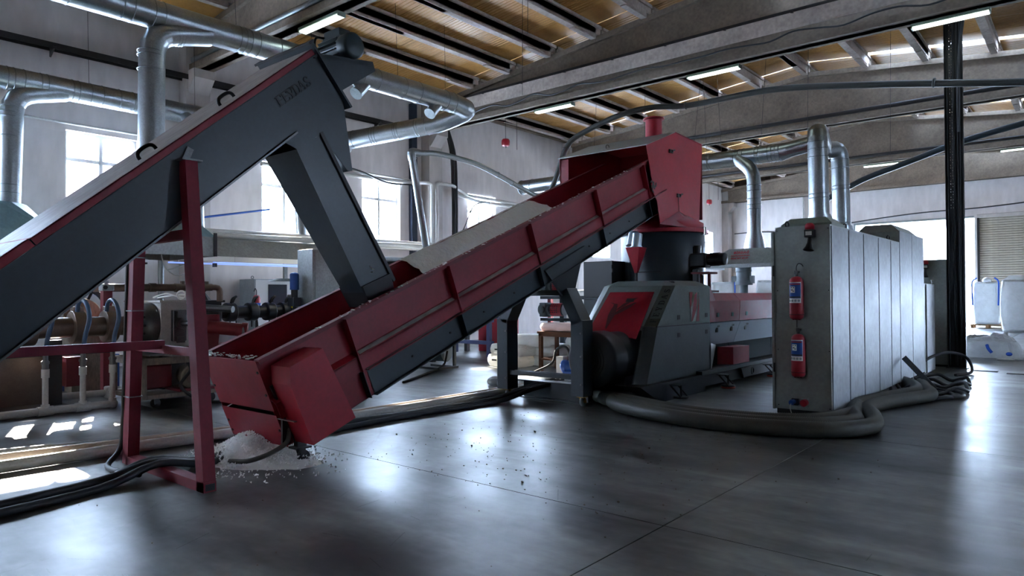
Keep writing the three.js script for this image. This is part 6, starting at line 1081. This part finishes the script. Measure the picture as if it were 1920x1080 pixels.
{
  const t = thing('transfer_pump', 'blue pump with a black hose by the foot of the brown table', 'pump', [-7.0, 0, -9.8]);
  obj('body', [rod([-7.05, 0.14, -9.8], [-6.8, 0.14, -9.85], 0.1, 22), lathe([[0, 0], [0.1, 0.005], [0.11, 0.03], [0.11, 0.09]], [-7.1, 0.14, -9.79], [1, 0, -0.1], 22), bx(-7.05, -6.8, 0.0, 0.05, -9.92, -9.72)], M.blue, t);
  obj('hose', tube([[-6.95, 0.24, -9.8], [-6.95, 0.4, -9.78], [-7.05, 0.48, -9.78], [-7.2, 0.42, -9.75], [-7.25, 0.2, -9.7], [-7.5, 0.03, -9.5]], 0.022, 8, 8), M.rubber, t);
  obj('box', bx(-7.25, -7.1, 0, 0.3, -9.95, -9.8, 0.01), M.white, t);
}
for (const [y, x, label] of [[1.55, -8.15, 'gear motor with red perforated guard, upper of two behind the trough legs'], [1.09, -8.2, 'gear motor with red perforated guard, lower of two behind the trough legs']]) {
  const t = thing('gear_motor', label, 'motor', [x, y, -11]);
  obj('guard', [rod([x - 0.02, y, -11], [x + 0.2, y, -11.05], 0.13, 26)], M.redBright, t);
  for (let k = 0; k < 20; k++) { const a = -0.4 + 0.32 * (k % 5), s = Math.floor(k / 5) * 0.05; obj('guard_hole', rod([x + 0.02 + s, y + 0.128 * Math.sin(a), -11 + 0.128 * Math.cos(a)], [x + 0.02 + s, y + 0.133 * Math.sin(a), -11 + 0.133 * Math.cos(a)], 0.012, 8), M.black, t); }
  obj('body', [rod([x - 0.3, y, -11], [x - 0.05, y, -11], 0.11, 20), bx(x - 0.26, x - 0.1, y - 0.14, y + 0.14, -11.1, -10.88, 0.02), rod([x - 0.18, y, -10.9], [x - 0.18, y, -10.84], 0.07, 16)], M.motorGrey, t);
  obj('end_cap', rod([x + 0.2, y, -11.05], [x + 0.25, y, -11.05], 0.12, 22), M.steelDark, t);
}
{
  const t = thing('steel_gantry', 'dark steel frame carrying the two gear motors behind the trough legs', 'frame', [-8.2, 0, -11.2]);
  obj('rail', bx(-8.6, -7.0, 1.3, 1.36, -11.2, -11.1), M.graphite, t);
  obj('rail', bx(-8.6, -7.0, 0.86, 0.92, -11.2, -11.1), M.graphite, t);
  for (const x of [-8.1, -7.1]) obj('leg', bx(x - 0.05, x + 0.05, 0, 1.9, -11.25, -11.15), M.graphite, t);
  obj('brace', [bar([-8.05, 0.4, -11.2], [-7.6, 0.9, -11.2], 0.05, 0.05), bar([-7.7, 0.9, -11.2], [-7.3, 0.4, -11.2], 0.05, 0.05)], M.graphite, t);
}
{
  const t = thing('control_box', 'black steel box on a stand behind the trough leg, left of the silo', 'box', [-6, 0, -9.3]);
  obj('body', [bx(-6.25, -5.72, 1.33, 1.9, -9.6, -9.2, 0.01)], M.black, t);
  obj('shelf', [bx(-6.25, -5.72, 1.0, 1.3, -9.6, -9.2, 0.01), bx(-6.3, -5.7, 1.30, 1.33, -9.6, -9.18)], M.graphite, t);
  obj('hinge', [rod([-5.71, 1.84, -9.2], [-5.71, 1.9, -9.2], 0.02), rod([-5.71, 1.72, -9.2], [-5.71, 1.78, -9.2], 0.02)], M.steelDark, t);
  obj('stand', [bx(-6.2, -6.12, 0, 1.0, -9.5, -9.42), bx(-5.84, -5.76, 0, 1.0, -9.5, -9.42)], M.graphite, t);
}
{
  const t = thing('valve', 'small red valve handle sticking out behind the silo', 'valve', [-6.1, 1.9, -10.4]);
  obj('handle', [rod([-6.22, 2.0, -10.4], [-6.12, 2.0, -10.4], 0.035, 16)], M.black, t);
  obj('body', [bx(-6.12, -6.0, 1.9, 2.08, -10.45, -10.35, 0.01), rod([-6.06, 0, -10.4], [-6.06, 1.9, -10.4], 0.03)], M.redBright, t);
}
{
  const t = thing('drum_stand', 'dark drum in a steel stand on the bright floor under the trough', 'stand', [-9.6, 0, -9.3]);
  obj('drum', [rod([-9.95, 0.42, -9.2], [-9.55, 0.42, -9.35], 0.3, 30), rod([-9.56, 0.42, -9.345], [-9.52, 0.42, -9.36], 0.31, 30)], M.motorGrey, t);
  obj('frame', [bx(-10.0, -9.3, 0, 0.04, -9.45, -9.38), bx(-10.0, -9.3, 0, 0.04, -9.0, -8.93), bar([-9.36, 0.04, -9.4], [-9.36, 0.55, -9.4], 0.05, 0.05), bx(-9.36, -9.3, 0, 0.04, -9.4, -8.95)], M.steel, t);
  single('plastic_bag', 'crumpled white bag lying on the drum stand', 'bag', [-9.4, 0.5, -9.4], [ball([-9.36, 0.6, -9.42], 0.12, 0.6, 12), ball([-9.25, 0.56, -9.45], 0.09, 0.5, 10)], M.bagOpaque);
  single('power_cable', 'black cable running over the bright floor to the drum stand', 'cable', [-9, 0, -8.5], tube(onFloor([[-8.3, -7.2], [-8.7, -7.9], [-9.0, -8.4], [-9.3, -8.9], [-9.42, -9.2, 0.08], [-9.45, -9.3, 0.3]], 0.02), 0.02, 8, 8), M.rubber);
}
{
  const t = thing('work_bench', 'violet-blue steel bench far under the trough', 'bench', [-10.6, 0, -11.6]);
  const m = std(0x4c5480, 0.5);
  obj('rail', [bx(-12.2, -10.3, 0.28, 0.36, -11.6, -11.5), bx(-12.2, -10.3, 0.78, 0.86, -11.6, -11.5)], m, t);
  for (const x of [-12.1, -10.4]) for (const z of [-11.55, -12.2]) obj('leg', bx(x - 0.05, x + 0.05, 0, 0.86, z - 0.04, z + 0.04), m, t);
  obj('bench_top', bx(-12.2, -10.3, 0.86, 0.9, -12.3, -11.45), m, t);
  single('red_cabinet', 'red cabinet standing behind the violet-blue bench', 'cabinet', [-11.2, 0, -13], [bx(-11.8, -10.9, 0, 1.25, -13.2, -12.7, 0.02), bx(-11.78, -11.36, 0.1, 1.2, -12.7, -12.685), bx(-11.34, -10.92, 0.1, 1.2, -12.7, -12.685)], M.redBright);
  single('bucket', 'pale grey bucket on the floor beside the violet-blue bench', 'bucket', [-10.25, 0, -12.0], lathe([[0, 0], [0.15, 0], [0.19, 0.38], [0.2, 0.38], [0.2, 0.4], [0.18, 0.4], [0.14, 0.02], [0, 0.02]], [-10.25, 0, -12.0], [0, 1, 0], 26), M.pvc);
  single('red_post', 'red steel post with arms behind the trough legs', 'post', [-10.4, 0, -14], [bx(-10.46, -10.36, 0, 1.35, -13.9, -13.8), bx(-10.7, -10.1, 0.98, 1.06, -13.9, -13.8)], M.redDull);
}
sack('bulk_bag', 'tall translucent bag seen between the trough legs behind the sacks', [-9.5, 0, -14], 0.9, 1.5, 0.9, M.bag);
single('plastic_bag', 'crumpled clear bag on the floor left of the trough leg', 'bag', [-7.2, 0, -8.4], [ball([-7.0, 0.06, -7.95], 0.16, 0.5, 14), ball([-6.8, 0.05, -7.9], 0.13, 0.5, 12), ball([-6.55, 0.04, -8.0], 0.12, 0.5, 12)], M.bag);
single('steel_channel', 'black steel channel lying on the floor behind the rear trough legs', 'channel', [-5.4, 0, -7.3], [bx(-5.95, -4.9, 0, 0.22, -7.4, -7.3, 0.006), bx(-5.98, -4.88, 0.22, 0.235, -7.41, -7.22), bx(-5.98, -4.88, 0.0, 0.012, -7.41, -7.22)], M.graphite);
// bulk bags and a vertical pump motor behind the extruder
[[-8.4, -20, 1.75, 'white bulk bag behind the extruder, left of the grey motor'], [-7.35, -21, 1.8, 'white bulk bag behind the grey motor'], [-6.4, -22, 2.2, 'white bulk bag behind the extruder, partly hidden by the near cabinet']].forEach(([x, z, h, label]) => {
  const s = sack('bulk_bag', label, [x, 0, z], 0.92, h, 0.92, M.bag); obj('strap', [bx(x + 0.4, x + 0.44, 0.1, h + 0.05, z + 0.47, z + 0.48)], M.blueStrap, s);
});
{
  const t = thing('pump_motor', 'blue-grey vertical motor standing behind the red covers', 'motor', [-6.9, 0, -17.6]), x = -6.95, z = -17.6;
  obj('motor', [rod([x, 1.72, z], [x, 1.95, z], 0.19, 26), lathe([[0, 0.13], [0.14, 0.13], [0.2, 0.08], [0.205, -0.04], [0.19, -0.04]], [x, 2.0, z], [0, 1, 0], 28), bx(x - 0.3, x - 0.15, 1.7, 1.85, z - 0.1, z + 0.1, 0.01), bx(x + 0.18, x + 0.26, 1.66, 1.86, z - 0.08, z + 0.08, 0.01)], M.motorGrey, t);
  obj('flange', [rod([x, 1.62, z], [x, 1.72, z], 0.22, 24), rod([x, 1.3, z], [x, 1.62, z], 0.1, 18)], M.motorGrey, t);
  obj('stand', [bx(x - 0.3, x + 0.3, 0, 1.3, z - 0.3, z + 0.3, 0.01)], M.steelDark, t);
}
single('glass_cabinet', 'pale machine housing with a window right behind the red covers', 'cabinet', [-6.0, 0, -18], [bx(-6.35, -5.2, 0, 1.55, -18.6, -18.0, 0.01), bx(-6.35, -6.3, 1.55, 2.15, -18.1, -18.0), bx(-6.35, -5.2, 2.1, 2.15, -18.1, -18.0), bx(-6.35, -5.2, 1.62, 2.12, -18.6, -18.55)], M.sheetGrey);
// by the gate
pallet('wooden pallet under the white bulk bag in the gateway', -3.25, -33.3);
{
  const s = sack('bulk_bag', 'white bulk bag with blue straps on a pallet in the gateway', [-3.27, 0.145, -33.2], 0.86, 1.68, 0.86, M.bag, 0.14);
  for (const dx of [-0.43, 0.41]) obj('strap', tube([[-3.27 + dx, 0.9, -32.76], [-3.27 + dx * 1.03, 1.5, -32.77], [-3.27 + dx, 1.86, -32.8], [-3.27 + dx * 0.7, 1.98, -32.9]], 0.03, 6, 8), M.blueStrap, s);
  obj('tied_neck', [ball([-3.27, 1.88, -33.2], 0.16, 0.8, 14)], M.bag, s);
}
{ const s = sack('bulk_bag', 'big grey film-wrapped bulk bag at the right edge', [-2.03, 0.0, -30.3], 1.06, 1.85, 1.0, M.bag, 0.14); obj('film_crown', [hull([[-2.5, 1.82, -29.9], [-1.6, 1.82, -29.9], [-2.5, 1.82, -30.7], [-1.6, 1.82, -30.7], [-2.3, 2.0, -30.0], [-1.7, 1.98, -30.1], [-2.0, 2.02, -30.4]])], M.bag, s); }
{
  const g = grid(60, 30, (u, v) => {
    const a = u * Math.PI * 2, r = v, n = fbm(u, v * 0.6, 7, 5, 0.55), f = Math.abs(Math.sin(a * 3 + n * 9)) * 0.06;
    const x = 0.66 * r * Math.cos(a) * (0.95 + 0.12 * (n - 0.5)), z = 0.6 * r * Math.sin(a) * (0.95 + 0.12 * (n - 0.5));
    const y = 0.6 * Math.pow(1 - Math.pow(r, 3.2), 0.6) * (0.84 + 0.5 * (n - 0.5)) - f * (1 - r) - 0.16 * Math.exp(-18 * ((x + 0.1) ** 2 + z * z));
    return [-1.78 + x, Math.max(0.002, y), -18.2 + z];
  }); flip(g); g.computeVertexNormals();
  const s = single('plastic_heap', 'slumped grey plastic bag lying on the floor right of the black post', 'bag', [-1.78, 0, -18.2], g, M.bag);
  obj('blue_tie', [tube([[-1.75, 0.28, -17.62], [-1.72, 0.2, -17.58], [-1.66, 0.12, -17.57]], 0.03, 6, 8), ball([-1.38, 0.09, -17.75], 0.06, 0.7, 10)], M.blueStrap, s);
  single('film_scrap', 'flat pale plastic scrap on the floor before the slumped bag, nearer one', 'scrap', [-1.4, 0, -17.25], ball([-1.4, 0.015, -17.25], 0.16, 0.18, 12), M.bag);
  single('film_scrap', 'flat pale plastic scrap on the floor before the slumped bag, farther one', 'scrap', [-1.15, 0, -17.45], ball([-1.15, 0.015, -17.45], 0.14, 0.18, 12), M.bag);
}

renderer.render(scene, camera);
